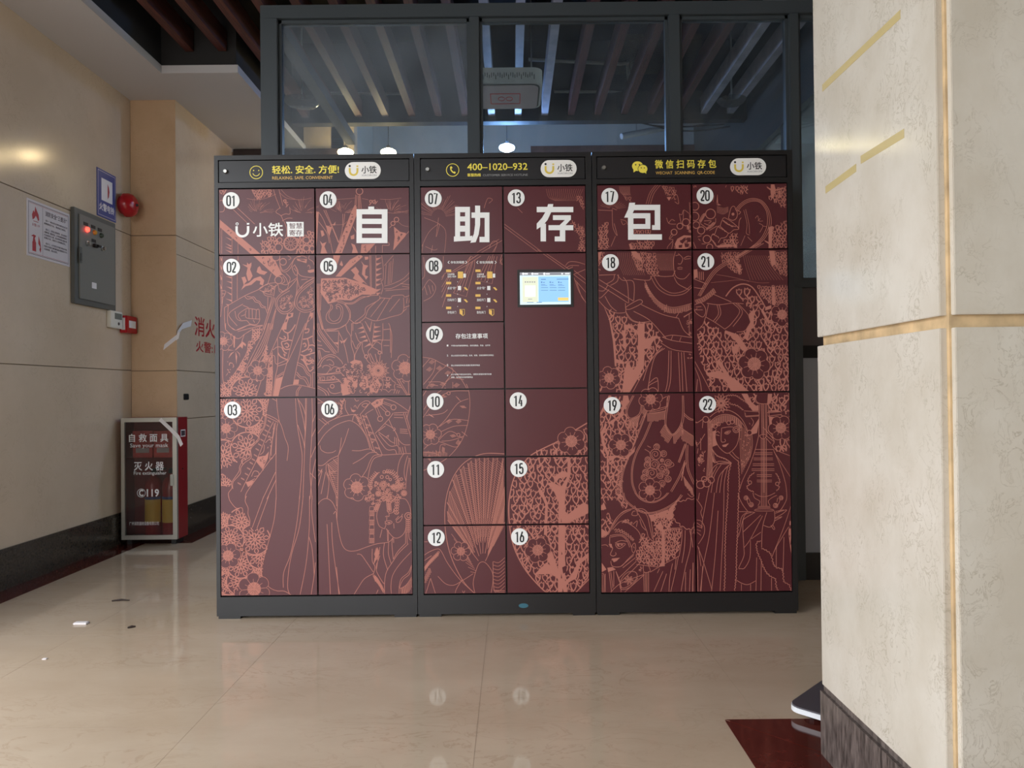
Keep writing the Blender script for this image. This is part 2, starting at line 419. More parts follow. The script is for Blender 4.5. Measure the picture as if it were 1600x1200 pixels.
for n, (x0, x1, gm) in enumerate(((-1.119, -0.190, 'pane_dusty'), (-0.142, 0.775, 'pane_clear'), (0.83, 1.36, 'pane_clear'), (1.405, 3.25, 'pane_clear'))):
    wn = struct(box('window_%d' % (n + 1), gm, x0 + 0.012, x1 - 0.012, PY - 0.003, PY + 0.003, 1.457, 2.728))
    b = MB()
    for (p0, p1, q0, q1) in ((x0, x0 + 0.014, 1.445, 2.74), (x1 - 0.014, x1, 1.445, 2.74), (x0, x1, 2.724, 2.74), (x0, x1, 1.445, 1.46)):
        b.box(p0, p1, PY - 0.018, PY + 0.018, q0, q1)
    b.build('glazing_bead', 'frame_grey', wn)
# side return of the partition on the passage
pr = struct(MB().box(-1.195, -1.130, PY + 0.04, 5.40, 2.74, 2.805).build('wall_partition_side', 'frame_grey'))
# back room
struct(box('wall_back', 'wall_pale', -1.3, 2.2, 7.0, 7.1, 0, 3.5), 'pale wall at the back of the room behind the glass')
struct(MB().box(0.2, 1.9, 6.97, 7.0, 0.0, 3.24).build('trim_2', 'wall_redbrown'), 'red brown wall panelling in the room behind the glass')
struct(box('wall_back_left', 'wall_pale', -1.4, -1.3, 5.78, 7.1, 0, 3.5))
struct(box('trim_3', 'fascia', -1.6, 2.0, 5.42, 5.5, 2.91, 3.5), 'dark ceiling beam where the slats end')
wr = struct(MB().box(1.75, 1.9, PY + 0.04, 7.0, 0, 1.4).box(1.75, 1.9, PY + 0.04, 7.0, 2.62, 3.5).box(1.76, 1.84, 3.64, 3.72, 1.4, 2.62)
            .box(1.76, 1.84, 4.7, 4.78, 1.4, 2.62).box(1.76, 1.84, 5.8, 5.88, 1.4, 2.62).box(1.76, 1.84, 6.9, 7.0, 1.4, 2.62).build('wall_right_back', 'frame_grey'), 'right wall of the back room with a strip of windows')
for n, (y0, y1) in enumerate(((3.72, 4.7), (4.78, 5.8), (5.88, 6.9))):
    struct(box('window_%d' % (n + 5), 'pane_clear', 1.79, 1.796, y0, y1, 1.4, 2.62))
# ------------------------------------------------------------------ right foreground pillar
PX0, PY0, PY1 = 0.776, 1.318, 1.875
pc = struct(box('wall_pillar', 'groove', PX0 + 0.012, 1.40, PY0 + 0.012, PY1 - 0.008, 0.0, 3.5), 'cream limestone clad pillar in the foreground')
for (z0, z1) in ((0.176, 1.030), (1.053, 2.0), (2.004, 3.5)):
    box('stone_panel', 'pillar_marble', PX0, PX0 + 0.02, PY0 + 0.020, PY1, z0, z1, pc, bev=0.0012)
    box('stone_panel', 'pillar_marble', PX0 + 0.016, 1.40, PY0, PY0 + 0.02, z0, z1, pc, bev=0.0012)
struct(MB().box(PX0 - 0.004, PX0 + 0.016, PY0 - 0.004, PY1 + 0.003, 0, 0.160).box(PX0 + 0.004, PX0 + 0.016, PY0, PY1, 0.160, 0.176)
       .box(PX0 + 0.016, 1.4, PY0 - 0.004, PY0 + 0.016, 0, 0.160).box(PX0 + 0.016, 1.4, PY0 + 0.002, PY0 + 0.016, 0.16, 0.176).build('baseboard_pillar', 'granite_base'))
# ================================================================== LOCKERS
LY = 3.04                        # front plane of the lockers
def LX(u): return u / F * LY / math.cos(PITCH)
def LZ(v): return EYE + LY * (math.sin(PITCH) - v / F * math.cos(PITCH)) / (math.cos(PITCH) + v / F * math.sin(PITCH))
SC = LY / F
def P(u, v, lift=0.0): return Vector((LX(u), LY + 0.002 - lift, LZ(v)))
class Crop:
    """coordinates read off an enlarged view of the lockers -> door plane (u, v)"""
    def __init__(s, x0, y0, k): s.x0, s.y0, s.k = x0, y0, k
    def __call__(s, x, y): return unroll(s.x0 + x / s.k, s.y0 + y / s.k)
FRONT = LY + 0.002               # door faces
def clip_rect(poly, r):
    u0, v0, u1, v1 = r
    for ax, val, sgn in ((0, u0, 1), (0, u1, -1), (1, v0, 1), (1, v1, -1)):
        out = []
        for i in range(len(poly)):
            a, b = poly[i - 1], poly[i]
            da, db = (a[ax] - val) * sgn, (b[ax] - val) * sgn
            if (da >= 0) != (db >= 0):
                t = da / (da - db); out.append((a[0] + (b[0] - a[0]) * t, a[1] + (b[1] - a[1]) * t))
            if db >= 0: out.append(b)
        poly = out
        if len(poly) < 3: return []
    return poly
class Flat:
    """flat print on the door plane: convex pieces in (u, v), each with a layer and a material slot"""
    def __init__(s): s.p = []; s.n = 0
    def lay(s, layer): s.n += 1; return layer + (s.n % 23) * 0.035
    def stroke(s, pts, wd=1.2, closed=False, smooth=True, layer=1, mi=0):
        layer = s.lay(layer); pts = [tuple(p) for p in pts]
        if smooth and len(pts) > 2: pts = catmull(pts, closed)
        elif closed: pts = pts + [pts[0]]
        n = len(pts); L = []; R = []
        for i in range(n):
            if closed: a, b = pts[(i - 1) % (n - 1)] if i in (0,) else pts[i - 1], pts[1] if i == n - 1 else pts[i + 1]
            else: a, b = pts[max(i - 1, 0)], pts[min(i + 1, n - 1)]
            if closed and i == 0: a = pts[n - 2]
            dx, dy = b[0] - a[0], b[1] - a[1]; l = math.hypot(dx, dy) or 1.0
            nx, ny = -dy / l * wd / 2, dx / l * wd / 2
            L.append((pts[i][0] + nx, pts[i][1] + ny)); R.append((pts[i][0] - nx, pts[i][1] - ny))
        for i in range(n - 1): s.p.append(([L[i], L[i + 1], R[i + 1], R[i]], layer, mi))
    def fill(s, pts, layer=0, mi=0, smooth=False):
        layer = s.lay(layer)
        if smooth: pts = catmull(pts, True)[:-1]
        a = [Vector((p[0], p[1], 0)) for p in pts]
        for t in tessellate_polygon([a]): s.p.append(([tuple(pts[i]) for i in t], layer, mi))
    def rect(s, u0, v0, u1, v1, layer=0, mi=0): layer = s.lay(layer); s.p.append(([(u0, v0), (u1, v0), (u1, v1), (u0, v1)], layer, mi))
    def disc(s, u, v, r, layer=0, mi=0, n=40, ry=None):
        ry = ry or r; layer = s.lay(layer)
        s.p.append(([(u + r * math.cos(2 * math.pi * k / n), v + ry * math.sin(2 * math.pi * k / n)) for k in range(n)], layer, mi))
    def mesh(s, mb, rect=None, base=1, step=0.00012, front=None):
        mb.flat = True
        fy = FRONT if front is None else front
        for poly, layer, mi in s.p:
            q = clip_rect(poly, rect) if rect else poly
            if len(q) < 3: continue
            ar = sum(q[i - 1][0] * q[i][1] - q[i][0] * q[i - 1][1] for i in range(len(q)))
            if abs(ar) < 1e-4: continue
            if ar < 0: q = q[::-1]        # v points down: this winding faces the lobby
            y = fy - step * (base + layer)
            mb.add([(LX(u), y, LZ(v)) for u, v in q][::-1], [tuple(range(len(q)))], mi)
        return mb
def catmull(pts, closed=False, k=6):
    n = len(pts); out = []
    rng = range(n if closed else n - 1)
    for i in rng:
        p0 = pts[(i - 1) % n] if closed else pts[max(i - 1, 0)]
        p1 = pts[i]; p2 = pts[(i + 1) % n]; p3 = pts[(i + 2) % n] if closed else pts[min(i + 2, n - 1)]
        d = math.hypot(p2[0] - p1[0], p2[1] - p1[1]); kk = max(2, min(k, int(d / 1.5) + 1))
        for j in range(kk):
            t = j / kk; t2 = t * t; t3 = t2 * t
            out.append(tuple(0.5 * (2 * p1[a] + (p2[a] - p0[a]) * t + (2 * p0[a] - 5 * p1[a] + 4 * p2[a] - p3[a]) * t2 + (3 * p1[a] - p0[a] - 3 * p2[a] + p3[a]) * t3) for a in (0, 1)))
    out.append(pts[0] if closed else pts[-1])
    return out
def ltext(mb, body, u0, v0, u1, v1, bold=0.0, mi=0, lift=0.0012, spacing=1.0, front=None):
    """text fitted to the door-plane rectangle u0..u1, v0 (top)..v1 (bottom)"""
    fy = (FRONT if front is None else front) - lift
    return text_into(mb, body, (0, fy, 0), (1, 0, 0), (0, 0, 1), (LX(u0), LZ(v1), LX(u1), LZ(v0)), bold, mi, spacing)

UNITS = [
    dict(name='left', u0=-463.5, u1=-151.0, cols=[(-457, -306.6), (-305.2, -158)], rows=[[-309.6, -205.6, 17.5, 327.6]] * 2, nums=[['01', '02', '03'], ['04', '05', '06']],
         label='locker cabinet with yellow smiley header and doors 01 to 06'),
    dict(name='mid', u0=-150.0, u1=127.6, cols=[(-140.5, -12), (-10.6, 118)], rows=[[-309.6, -204.5, -97.6, 7.4, 113.5, 220, 327.6], [-309.6, -204.5, 7.4, 113.5, 220, 327.6]],
         nums=[['07', '08', '09', '10', '11', '12'], ['13', None, '14', '15', '16']],
         label='narrow locker cabinet with phone number header, touch screen and doors 07 to 16'),
    dict(name='right', u0=128.6, u1=442.8, cols=[(136, 283.8), (285.2, 434)], rows=[[-310.2, -207, 16.2, 328.6]] * 2, nums=[['17', '18', '19'], ['20', '21', '22']],
         label='locker cabinet with yellow chat bubble header and doors 17 to 22'),
]
# condensed numerals, drawn as strokes in a unit box
DIGIT = {'0': [[(.5, 0), (.12, .08), (.02, .3), (.02, .7), (.12, .92), (.5, 1), (.88, .92), (.98, .7), (.98, .3), (.88, .08), (.5, 0)]], '1': [[(.12, .2), (.6, .0), (.6, 1.07)]],
         '2': [[(.05, .28), (.14, .06), (.5, 0), (.88, .08), (.95, .3), (.7, .58), (.06, .97)], [(.02, 1.0), (1.0, 1.0)]], '3': [[(.05, .22), (.2, .04), (.5, 0), (.85, .06), (.92, .28), (.8, .44), (.42, .47)], [(.42, .47), (.85, .53), (.97, .75), (.85, .95), (.5, 1), (.15, .95), (.03, .78)]],
         '4': [[(.62, -.05), (.06, .78), (1.0, .78)], [(.74, .42), (.74, 1.07)]], '5': [[(.92, 0), (.16, 0)], [(.16, 0), (.1, .47), (.48, .36), (.88, .46), (.95, .7), (.85, .94), (.5, 1), (.12, .93), (.03, .76)]],
         '6': [[(.66, -.03), (.3, .36), (.06, .66), (.12, .92), (.5, 1), (.88, .92), (.95, .68), (.85, .47), (.5, .4), (.2, .5)]], '7': [[(.0, 0), (.94, 0), (.4, 1.07)]],
         '8': [[(.5, 0), (.15, .07), (.08, .24), (.2, .42), (.5, .47), (.8, .42), (.92, .24), (.85, .07), (.5, 0)], [(.5, .47), (.12, .56), (.03, .76), (.15, .95), (.5, 1), (.85, .95), (.97, .76), (.88, .56), (.5, .47)]],
         '9': [[(.34, 1.03), (.7, .64), (.94, .34), (.88, .08), (.5, 0), (.12, .08), (.05, .32), (.15, .53), (.5, .6), (.8, .5)]]}
DOORS = {}
for U in UNITS:
    root = empty('locker_cabinet', (LX((U['u0'] + U['u1']) / 2), LY + 0.25, 0.0))
    tag(root, U['label'], 'locker', 'self-service lockers side by side')
    U['root'] = root
    x0, x1 = LX(U['u0']), LX(U['u1'])
    zt, zb = LZ(-361.5), 0.012
    hu0, hu1 = U['cols'][0][0] - 0.5, U['cols'][1][1] + 0.5
    hx0, hx1 = LX(hu0), LX(hu1)
    hz1, hz0 = LZ(-354.4), LZ(-318.8)
    dt, db = LZ(U['rows'][0][0] - 1), LZ(U['rows'][0][-1] + 1)
    # carcass and front frame
    MB().box(x0 + 0.001, x1 - 0.001, LY + 0.03, LY + 0.50, zb, zt).build('carcass', 'locker_frame', root, bev=0.002)
    fr = MB()
    for (a0, a1, c0, c1) in ((x0, hx0, zb, zt), (hx1, x1, zb, zt), (hx0, hx1, hz1, zt), (hx0, hx1, dt, hz0), (hx0, hx1, zb, db)):
        fr.box(a0, a1, LY, LY + 0.03, c0, c1)
    fr.build('front_frame', 'locker_frame', root)
    if U['name'] == 'mid':
        pm = Flat(); pm.disc(14.5, 346.5, 7.5, 0, 0, 18, ry=3.6); pm.mesh(MB(), front=LY, base=2).build('paint_smear', 'paint_teal', root)
    for fx in (x0 + 0.05, x1 - 0.05):
        MB().box(fx - 0.045, fx + 0.045, LY + 0.006, LY + 0.07, 0.0, zb).build('foot', 'black_plastic', root)
        MB().box(fx - 0.045, fx + 0.045, LY + 0.40, LY + 0.47, 0.0, zb).build('foot', 'black_plastic', root)
    hp = MB().box(hx0 + 0.003, hx1 - 0.003, LY + 0.003, LY + 0.02, hz0 + 0.003, hz1 - 0.003).build('header_panel', 'locker_header', root, bev=0.001)
    U['header'] = hp
    lv = -336.5
    lk = MB().lathe([(0, -0.010), (0.007, -0.010), (0.0095, -0.007), (0.0095, 0.004), (0, 0.004)], (LX(hu0 + 12), LY + 0.003, LZ(lv)), (0, 1, 0), 20).build('lock', 'steel', hp, smooth=True)
    # logo pill
    pu = hu1 - 67 if U['name'] != 'mid' else hu1 - 43
    if U['name'] == 'left': pu = -230.5
    if U['name'] == 'mid': pu = 76.5
    if U['name'] == 'right': pu = 373.5
    pv = -336
    fl2 = Flat()
    hw, hh = 28.2, 13.3
    pill = [(pu + sx * (hw - hh) + hh * math.cos(t), pv + hh * math.sin(t)) for sx, t0 in ((1, -90), (-1, 90)) for t in [math.radians(t0 + 180 * k / 14) for k in range(15)]]
    b = MB(); b.prism([(LX(u), LY + 0.0035, LZ(v)) for u, v in pill], (0, -0.0025, 0)); b.build('logo_badge', 'logo_white', hp)
    f = Flat()
    cx = pu - 14.5
    f.stroke([(cx - 6, pv - 4), (cx - 6, pv + 1)] + [(cx - 6 * math.cos(t), pv + 1 + 6 * math.sin(t)) for t in [math.pi * k / 10 for k in range(1, 10)]] + [(cx + 6, pv + 1), (cx + 6, pv - 4)], 3.0, smooth=False, mi=0)
    f.disc(cx - 6, pv - 7.2, 1.7, mi=1); f.rect(cx + 4.6, pv - 8, cx + 7.4, pv - 5.6, mi=0)
    f.mesh(MB(), front=LY + 0.0008).build('logo_mark', ['logo_yellow', 'print_black'], hp)['kind'] = 'stuff'
    b = MB(); b.flat = True
    ltext(b, '小铁', pu - 2, pv - 7, pu + 21.5, pv + 4.5, 0.012, 1, 0.0004, front=LY + 0.0008)
    ltext(b, 'XIAOIRON', pu - 2, pv + 6.2, pu + 21.5, pv + 9.0, 0.0, 2, 0.0004, front=LY + 0.0008)
    b.build('logo_lettering', ['logo_yellow', 'print_black', 'print_grey'], hp)
    # doors
    for ci in (0, 1):
        u0, u1 = U['cols'][ci]
        rows = U['rows'][ci]
        for ri in range(len(rows) - 1):
            num = U['nums'][ci][ri]
            r = (u0 + 0.5, rows[ri] + 1.0, u1 - 0.5, rows[ri + 1] - 1.0)
            dn = 'door' if num else 'screen_panel'
            d = MB().box(LX(r[0]), LX(r[2]), FRONT, FRONT + 0.018, LZ(r[3]), LZ(r[1])).build(dn, 'door_maroon', root, bev=0.0007)
            if num: d['label'] = 'maroon locker door numbered ' + num
            DOORS[num or 'screen'] = (d, r)
            if not num: continue
            cu, cv = u0 + 20.0, rows[ri] + 18.8
            f = Flat(); f.disc(cu, cv, 13.2)
            b = MB(); b.prism([(LX(u), FRONT - 0.0016, LZ(v)) for u, v in f.p[0][0]], (0, -0.0008, 0))
            b.build('number_disc', 'print_white', d)
            f = Flat()
            for q, ch in enumerate(num):
                for line in DIGIT[ch]:
                    f.stroke([(cu - 6.6 + q * 7.6 + x * 5.4, cv - 7.6 + y * 15.2) for x, y in line], 2.3, False, ch not in '147', 0, 0)
            b = f.mesh(MB(), base=21)
            b.build('number', 'print_black', d)
# header icons and lettering
HF = LY + 0.003
def hdr(U, f, texts, mats):
    f.mesh(MB(), front=HF, base=3).build('header_icon', mats, U['header'])['kind'] = 'stuff'
    for (s, u0, v0, u1, v1, bold, mi) in texts:
        b = MB(); ltext(b, s, u0, v0, u1, v1, bold, 0, 0.0006, front=HF); b.build('header_lettering', mats[mi], U['header'])
c1 = Crop(330, 220, 4.848); c2 = Crop(640, 220, 5.333); c3 = Crop(920, 220, 4.706)
def ring(f, c, r, wd, n=32, a0=0, a1=360, **k):
    f.stroke([(c[0] + r * math.cos(math.radians(a0 + (a1 - a0) * i / n)), c[1] + r * math.sin(math.radians(a0 + (a1 - a0) * i / n))) for i in range(n + 1)], wd, smooth=False, **k)
f = Flat(); c = c1(334, 238)
ring(f, c, 10, 1.0); ring(f, c, 5.4, 1.0, 16, 15, 165); f.disc(c[0] - 4, c[1] - 3, 0.9); f.disc(c[0] + 4, c[1] - 3, 0.9)
def rc(cr, x0, y0, x1, y1):
    a = cr(x0, y0); b = cr(x1, y1); w = cr(x0, y1); return (a[0], (a[1] + cr(x1, y0)[1]) / 2, b[0], (b[1] + w[1]) / 2)
hdr(UNITS[0], f, [('轻松. 安全. 方便!', *rc(c1, 455, 185, 962, 247), 0.016, 0), ('RELAXING. SAFE. CONVENIENT', *rc(c1, 456, 267, 916, 290), 0.0, 1)], ['print_yellow', 'print_gold'])
f = Flat(); c = c2(357, 242)
ring(f, c, 9.8, 1.0)
f.stroke([(c[0] - 3.2, c[1] - 4.6), (c[0] - 2.6, c[1] - 0.5), (c[0] + 0.2, c[1] + 3.2), (c[0] + 3.4, c[1] + 4.6)], 1.9)
f.stroke([(c[0] - 3.2, c[1] - 5.4), (c[0] - 1.2, c[1] - 2.6)], 3.0, smooth=False); f.stroke([(c[0] + 1.6, c[1] + 3.2), (c[0] + 4.2, c[1] + 4.8)], 3.0, smooth=False)
hdr(UNITS[1], f, [('400–1020–932', *rc(c2, 480, 186, 982, 242), 0.01, 0), ('客服热线', *rc(c2, 480, 270, 592, 296), 0.02, 0), ('CUSTOMER SERVICE HOTLINE', *rc(c2, 610, 275, 985, 292), 0.0, 1)], ['print_yellow', 'print_grey'])
f = Flat(); c = c3(362, 185)
def bubble(cu, cv, r, tail, layer):
    f.disc(cu, cv, r, layer, 0, ry=r * 0.88); f.fill([(cu + tail * r * 0.75, cv + r * 0.4), (cu + tail * r * 0.25, cv + r * 0.8), (cu + tail * r * 0.75, cv + r * 1.15)], layer, 0)
bubble(c[0], c[1], 8.6, -1, 0); f.disc(c[0] - 2.9, c[1] - 2.2, 1.1, 1, 1); f.disc(c[0] + 2.9, c[1] - 2.2, 1.1, 1, 1)
f.disc(c[0] + 8.2, c[1] + 4.4, 8.0, 1, 1, ry=7.2)
q = (c[0] + 8.2, c[1] + 4.4); f.disc(q[0], q[1], 7.2, 2, 0, ry=6.3); f.fill([(q[0] + 2, q[1] + 5), (q[0] + 5.4, q[1] + 3), (q[0] + 5.2, q[1] + 7.8)], 2, 0)
f.disc(q[0] - 2.4, q[1] - 1.6, 0.9, 3, 1); f.disc(q[0] + 2.4, q[1] - 1.6, 0.9, 3, 1)
hdr(UNITS[2], f, [('微 信 扫 码 存 包', *rc(c3, 490, 138, 942, 200), 0.014, 0), ('WECHAT  SCANNING  QR-CODE', *rc(c3, 496, 222, 932, 248), 0.0, 2)], ['print_yellow', 'locker_header', 'print_gold'])

# the four big white characters, drawn stroke by stroke
def glyph(door, cr, rects, polys):
    f = Flat()
    for (x0, y0, x1, y1) in rects:
        f.fill([cr(x0, y0), cr(x1, y0), cr(x1, y1), cr(x0, y1)])
    for p in polys: f.fill([cr(*q) for q in p])
    f.mesh(MB(), base=14).build('character', 'print_white', DOORS[door][0])
glyph('04', c1, [(1098, 518, 1333, 557), (1098, 557, 1140, 775), (1290, 557, 1333, 775), (1140, 590, 1290, 630), (1140, 662, 1290, 703), (1140, 736, 1290, 775), (1187, 498, 1232, 518)], [])
glyph('07', c2, [(378, 550, 420, 800), (462, 550, 502, 800), (420, 550, 462, 595), (420, 630, 462, 672), (420, 708, 462, 757), (515, 597, 665, 642), (625, 642, 665, 845), (582, 800, 625, 845)],
      [[(368, 797), (500, 795), (522, 790), (522, 830), (368, 840)], [(545, 540), (587, 540), (587, 700), (575, 780), (550, 845), (505, 850), (535, 775), (545, 700)]])
glyph('13', c2, [(1060, 550, 1365, 595), (1092, 690, 1137, 838), (1195, 620, 1345, 660), (1158, 703, 1365, 745), (1253, 745, 1298, 838), (1210, 797, 1253, 838)],
      [[(1155, 527), (1198, 527), (1190, 575), (1150, 660), (1112, 705), (1060, 738), (1060, 690), (1105, 640), (1140, 580)], [(1345, 620), (1338, 662), (1298, 705), (1298, 745), (1253, 745), (1253, 700), (1300, 655)]])
glyph('17', c3, [(325, 470, 528, 510), (487, 510, 528, 655), (467, 620, 487, 655), (290, 532, 455, 570), (418, 570, 455, 648), (330, 612, 418, 648), (290, 570, 330, 728), (330, 687, 540, 728)],
      [[(300, 455), (343, 455), (335, 510), (310, 565), (262, 565), (290, 505)]])
# door 01 brand lettering
f = Flat(); c = c1(232, 685)
f.stroke([(c[0] - 9, c[1] - 8)] + [(c[0] - 9 * math.cos(t), c[1] - 1 + 9 * math.sin(t)) for t in [math.pi * k / 12 for k in range(13)]] + [(c[0] + 9, c[1] - 8)], 3.8, smooth=False)
ring(f, (c[0] - 8.2, c[1] - 11.5), 1.8, 1.1, 14); f.rect(c[0] + 7.0, c[1] - 12.8, c[0] + 10.9, c[1] - 10.2)
q = rc(c1, 572, 615, 698, 725); f.fill([(q[0] - 2, q[1] - 0.4), (q[2], q[1]), (q[2], q[3]), (q[0], q[3]), (q[0], q[1] + 4)])
f.mesh(MB(), base=14).build('brand_mark', 'print_white', DOORS['01'][0])['kind'] = 'stuff'
b = MB()
ltext(b, '小铁', *rc(c1, 312, 622, 540, 724), 0.012, 0, 0.0017)
ltext(b, '智慧', *rc(c1, 588, 623, 686, 665), 0.006, 1, 0.0021); ltext(b, '寄存', *rc(c1, 588, 675, 686, 718), 0.006, 1, 0.0021)
b.build('brand_lettering', ['print_white', 'door_maroon'], DOORS['01'][0])
# door 08: two little flow charts; door 09: notice
c8 = Crop(690, 395, 11.43)
f = Flat()
def chev(x, y, d):
    f.stroke([c8(x + d * 14, y - 24), c8(x - d * 12, y), c8(x + d * 14, y + 24)], 1.0, smooth=False, layer=0)
for x, d in ((122, 1), (440, -1), (636, 1), (965, -1)): chev(x, 170, d)
for X in (0, 525):
    for k, y in enumerate((320, 540, 762, 984)):
        f.fill([c8(78 + X, y - 22), c8(170 + X, y - 22), c8(170 + X, y + 22), c8(78 + X, y + 22)], 0, 1)
        if k < 3: f.stroke([c8(285 + X, y + 190), c8(285 + X, y + 205)], 0.8, smooth=False)
    f.fill([c8(288 + X, 335), c8(382 + X, 335), c8(382 + X, 455), c8(288 + X, 455)], 0, 1); f.fill([c8(388 + X, 372), c8(432 + X, 372), c8(432 + X, 442), c8(388 + X, 442)], 0, 0)
    for y in (630, 845):
        f.fill([c8(288 + X, y - 38), c8(345 + X, y - 38), c8(345 + X, y + 36), c8(288 + X, y + 36)], 0, 0)
        f.fill([c8(390 + X, y - 12), c8(430 + X, y - 16), c8(470 + X, y + 30), c8(445 + X, y + 44)], 0, 1)
    f.fill([c8(320 + X, 1010), c8(375 + X, 1030), c8(375 + X, 1125), c8(320 + X, 1085)], 0, 1)
    f.stroke([c8(320 + X, 1010), c8(408 + X, 1010), c8(408 + X, 1100), c8(375 + X, 1125)], 0.8, smooth=False, mi=1)
f.mesh(MB(), base=14).build('flow_chart', ['print_white', 'print_gold'], DOORS['08'][0])['kind'] = 'stuff'
def sign(door, s, q, bold, name):
    b = MB(); ltext(b, s, *q, bold, 0, 0.0026); b.build(name, 'print_white', DOORS[door][0])
sign('08', '存包流程图', rc(c8, 160, 148, 402, 192), 0.012, 'chart_title'); sign('08', '取包流程图', rc(c8, 678, 148, 918, 192), 0.012, 'chart_title')
for X, tx in ((0, ('扫描屏幕', '登录小程序', '点击“存”', '扫码开门', '存包关门')), (525, ('扫描屏幕', '登录小程序', '点击“取”', '选柜开门', '取包关门'))):
    for s, y in zip(tx, (385, 425, 630, 842, 1064)):
        h = 17 if y < 500 else 24
        sign('08', s, rc(c8, 104 + X, y - h, (258 if y > 400 else 230) + X, y + h), 0.008, 'chart_step')
c9 = Crop(690, 510, 12.63)
sign('09', '存包注意事项', rc(c9, 275, 140, 910, 240), 0.014, 'notice_title')
for s, y in (('1', 378), ('2', 575), ('3', 768), ('4', 968)): sign('09', s, rc(c9, 104, y - 17, 130, y + 17), 0.01, 'notice_number')
for s, x1, y in (('不得存放贵重易燃物品、易碎易爆品、现金、证件等', 958, 378), ('禁止存放任何违禁物品、有毒、有害、易燃易爆等危险物品', 1025, 573), ('禁止存放有异味及易腐烂变质的物品', 755, 768),
                 ('由于保管不善造成的损失、请联系客服处理并妥善', 985, 945), ('保管、包内请勿存放贵重物品', 615, 1003)):
    sign('09', s, rc(c9, 188, y - 16, x1, y + 16), 0.008, 'notice_line')
# touch screen
sp = DOORS['screen'][0]
q = rc(Crop(800, 410, 14.545), 120, 160, 1400, 1015)
bz = MB().box(LX(q[0]), LX(q[2]), FRONT - 0.004, FRONT + 0.002, LZ(q[3]), LZ(q[1])).build('screen_bezel', 'black_plastic', sp, bev=0.0015)
cs = Crop(800, 410, 14.545)
SM = [('screen_pale', (214, 240, 250)), ('screen_blue', (150, 200, 246)), ('screen_bar', (140, 140, 146)), ('screen_sand', (222, 226, 200)), ('screen_ink', (92, 130, 180)), ('screen_button', (250, 206, 120)), ('screen_white', (250, 252, 255))]
for n, col in SM: mat(n, (10, 10, 10), 0.25, emit=col, estr=0.86)
f = Flat()
def sr(x0, y0, x1, y1, mi, layer): r = rc(cs, x0, y0, x1, y1); f.rect(*r, layer, mi)
sr(176, 225, 1336, 958, 0, 0); sr(176, 225, 1336, 295, 2, 1); sr(600, 320, 1290, 900, 1, 1); sr(235, 335, 590, 905, 3, 1); sr(295, 525, 535, 780, 6, 2)
for x in (255, 465, 735): f.disc(*cs(x, 262), 1.8, 2, 6, 16)
sr(285, 245, 360, 278, 6, 2); sr(500, 250, 600, 275, 6, 2); sr(770, 250, 860, 275, 6, 2); sr(1120, 245, 1160, 275, 6, 2); sr(1205, 245, 1310, 270, 6, 2)
sr(660, 378, 768, 396, 4, 2); sr(1015, 374, 1285, 390, 4, 2)
for x in (660, 855, 1048):
    sr(x, 435, x + 28, 470, 4, 2); sr(x + 45, 448, x + 85, 464, 4, 2)
    for y, ww in ((503, 95), (528, 140), (576, 160), (636, 160)): sr(x, y - 5, x + ww, y + 5, 4, 2)
sr(290, 435, 540, 458, 4, 2) if False else None
for k in range(5): sr(290 + k * 52, 436, 322 + k * 52, 460, 2, 2)
sr(1045, 800, 1285, 870, 5, 2); sr(340, 905, 490, 917, 4, 2); sr(560, 903, 680, 917, 4, 2); sr(365, 830, 460, 842, 2, 2)
f.mesh(MB(), front=FRONT - 0.0042, base=1).build('display', [n for n, _ in SM], sp)['kind'] = 'stuff'
# ================================================================== LINE ART PRINTED ON THE DOORS (salmon on maroon)
ART = Flat()
K01 = Crop(340, 290, 10); K04 = Crop(485, 290, 10); K02a = Crop(340, 395, 10); K05a = Crop(490, 395, 10); K02b = Crop(340, 505, 10); K05b = Crop(490, 505, 10)
K03a = Crop(340, 620, 7.5); K06a = Crop(490, 620, 7.5); K03b = Crop(340, 775, 7.5); K06b = Crop(490, 775, 7.5)
K19a = Crop(930, 610, 7.5); K22a = Crop(1080, 610, 7.5); K19b = Crop(930, 770, 7.5); K22b = Crop(1080, 770, 7.5)
K17 = Crop(930, 285, 10); K20 = Crop(1075, 285, 10); KE = Crop(920, 380, 4.706); KD = Crop(650, 600, 3.243); K6 = Crop(650, 390, 5.218)
rng = random.Random(7)
def pts_of(cr, s):
    v = [float(t) for t in s.split()]
    return [cr(v[i], v[i + 1]) for i in range(0, len(v) - 1, 2)]
def S(cr, s, wd=1.15, sm=True, layer=2):
    """strokes: 'x y x y ...; x y ...' (a trailing z closes the line)"""
    for part in s.split(';'):
        part = part.strip()
        if not part: continue
        cl = part.endswith('z'); part = part.rstrip('z ')
        ART.stroke(pts_of(cr, part), wd * 0.8, cl, sm, layer, 0)
def FS(cr, s, layer=1, sm=False):
    for part in s.split(';'):
        if part.strip(): ART.fill(pts_of(cr, part), layer, 0, sm)
def FD(cr, s, layer=1, sm=False):
    for part in s.split(';'):
        if part.strip(): ART.fill(pts_of(cr, part), layer, 1, sm)
def CI(cr, s, wd=1.1, layer=2, dark=True):
    """circles 'x y r; ...'"""
    for part in s.split(';'):
        v = [float(t) for t in part.split()]
        if len(v) < 3: continue
        c = cr(v[0], v[1]); r = v[2] / cr.k
        if dark: ART.disc(c[0], c[1], r, layer - 1, 1, 24)
        ring(ART, c, r, wd, 22, layer=layer)
def inside(p, poly):
    x, y = p; r = False; n = len(poly)
    for i in range(n):
        a, b = poly[i - 1], poly[i]
        if (a[1] > y) != (b[1] > y) and x < (b[0] - a[0]) * (y - a[1]) / (b[1] - a[1]) + a[0]: r = not r
    return r
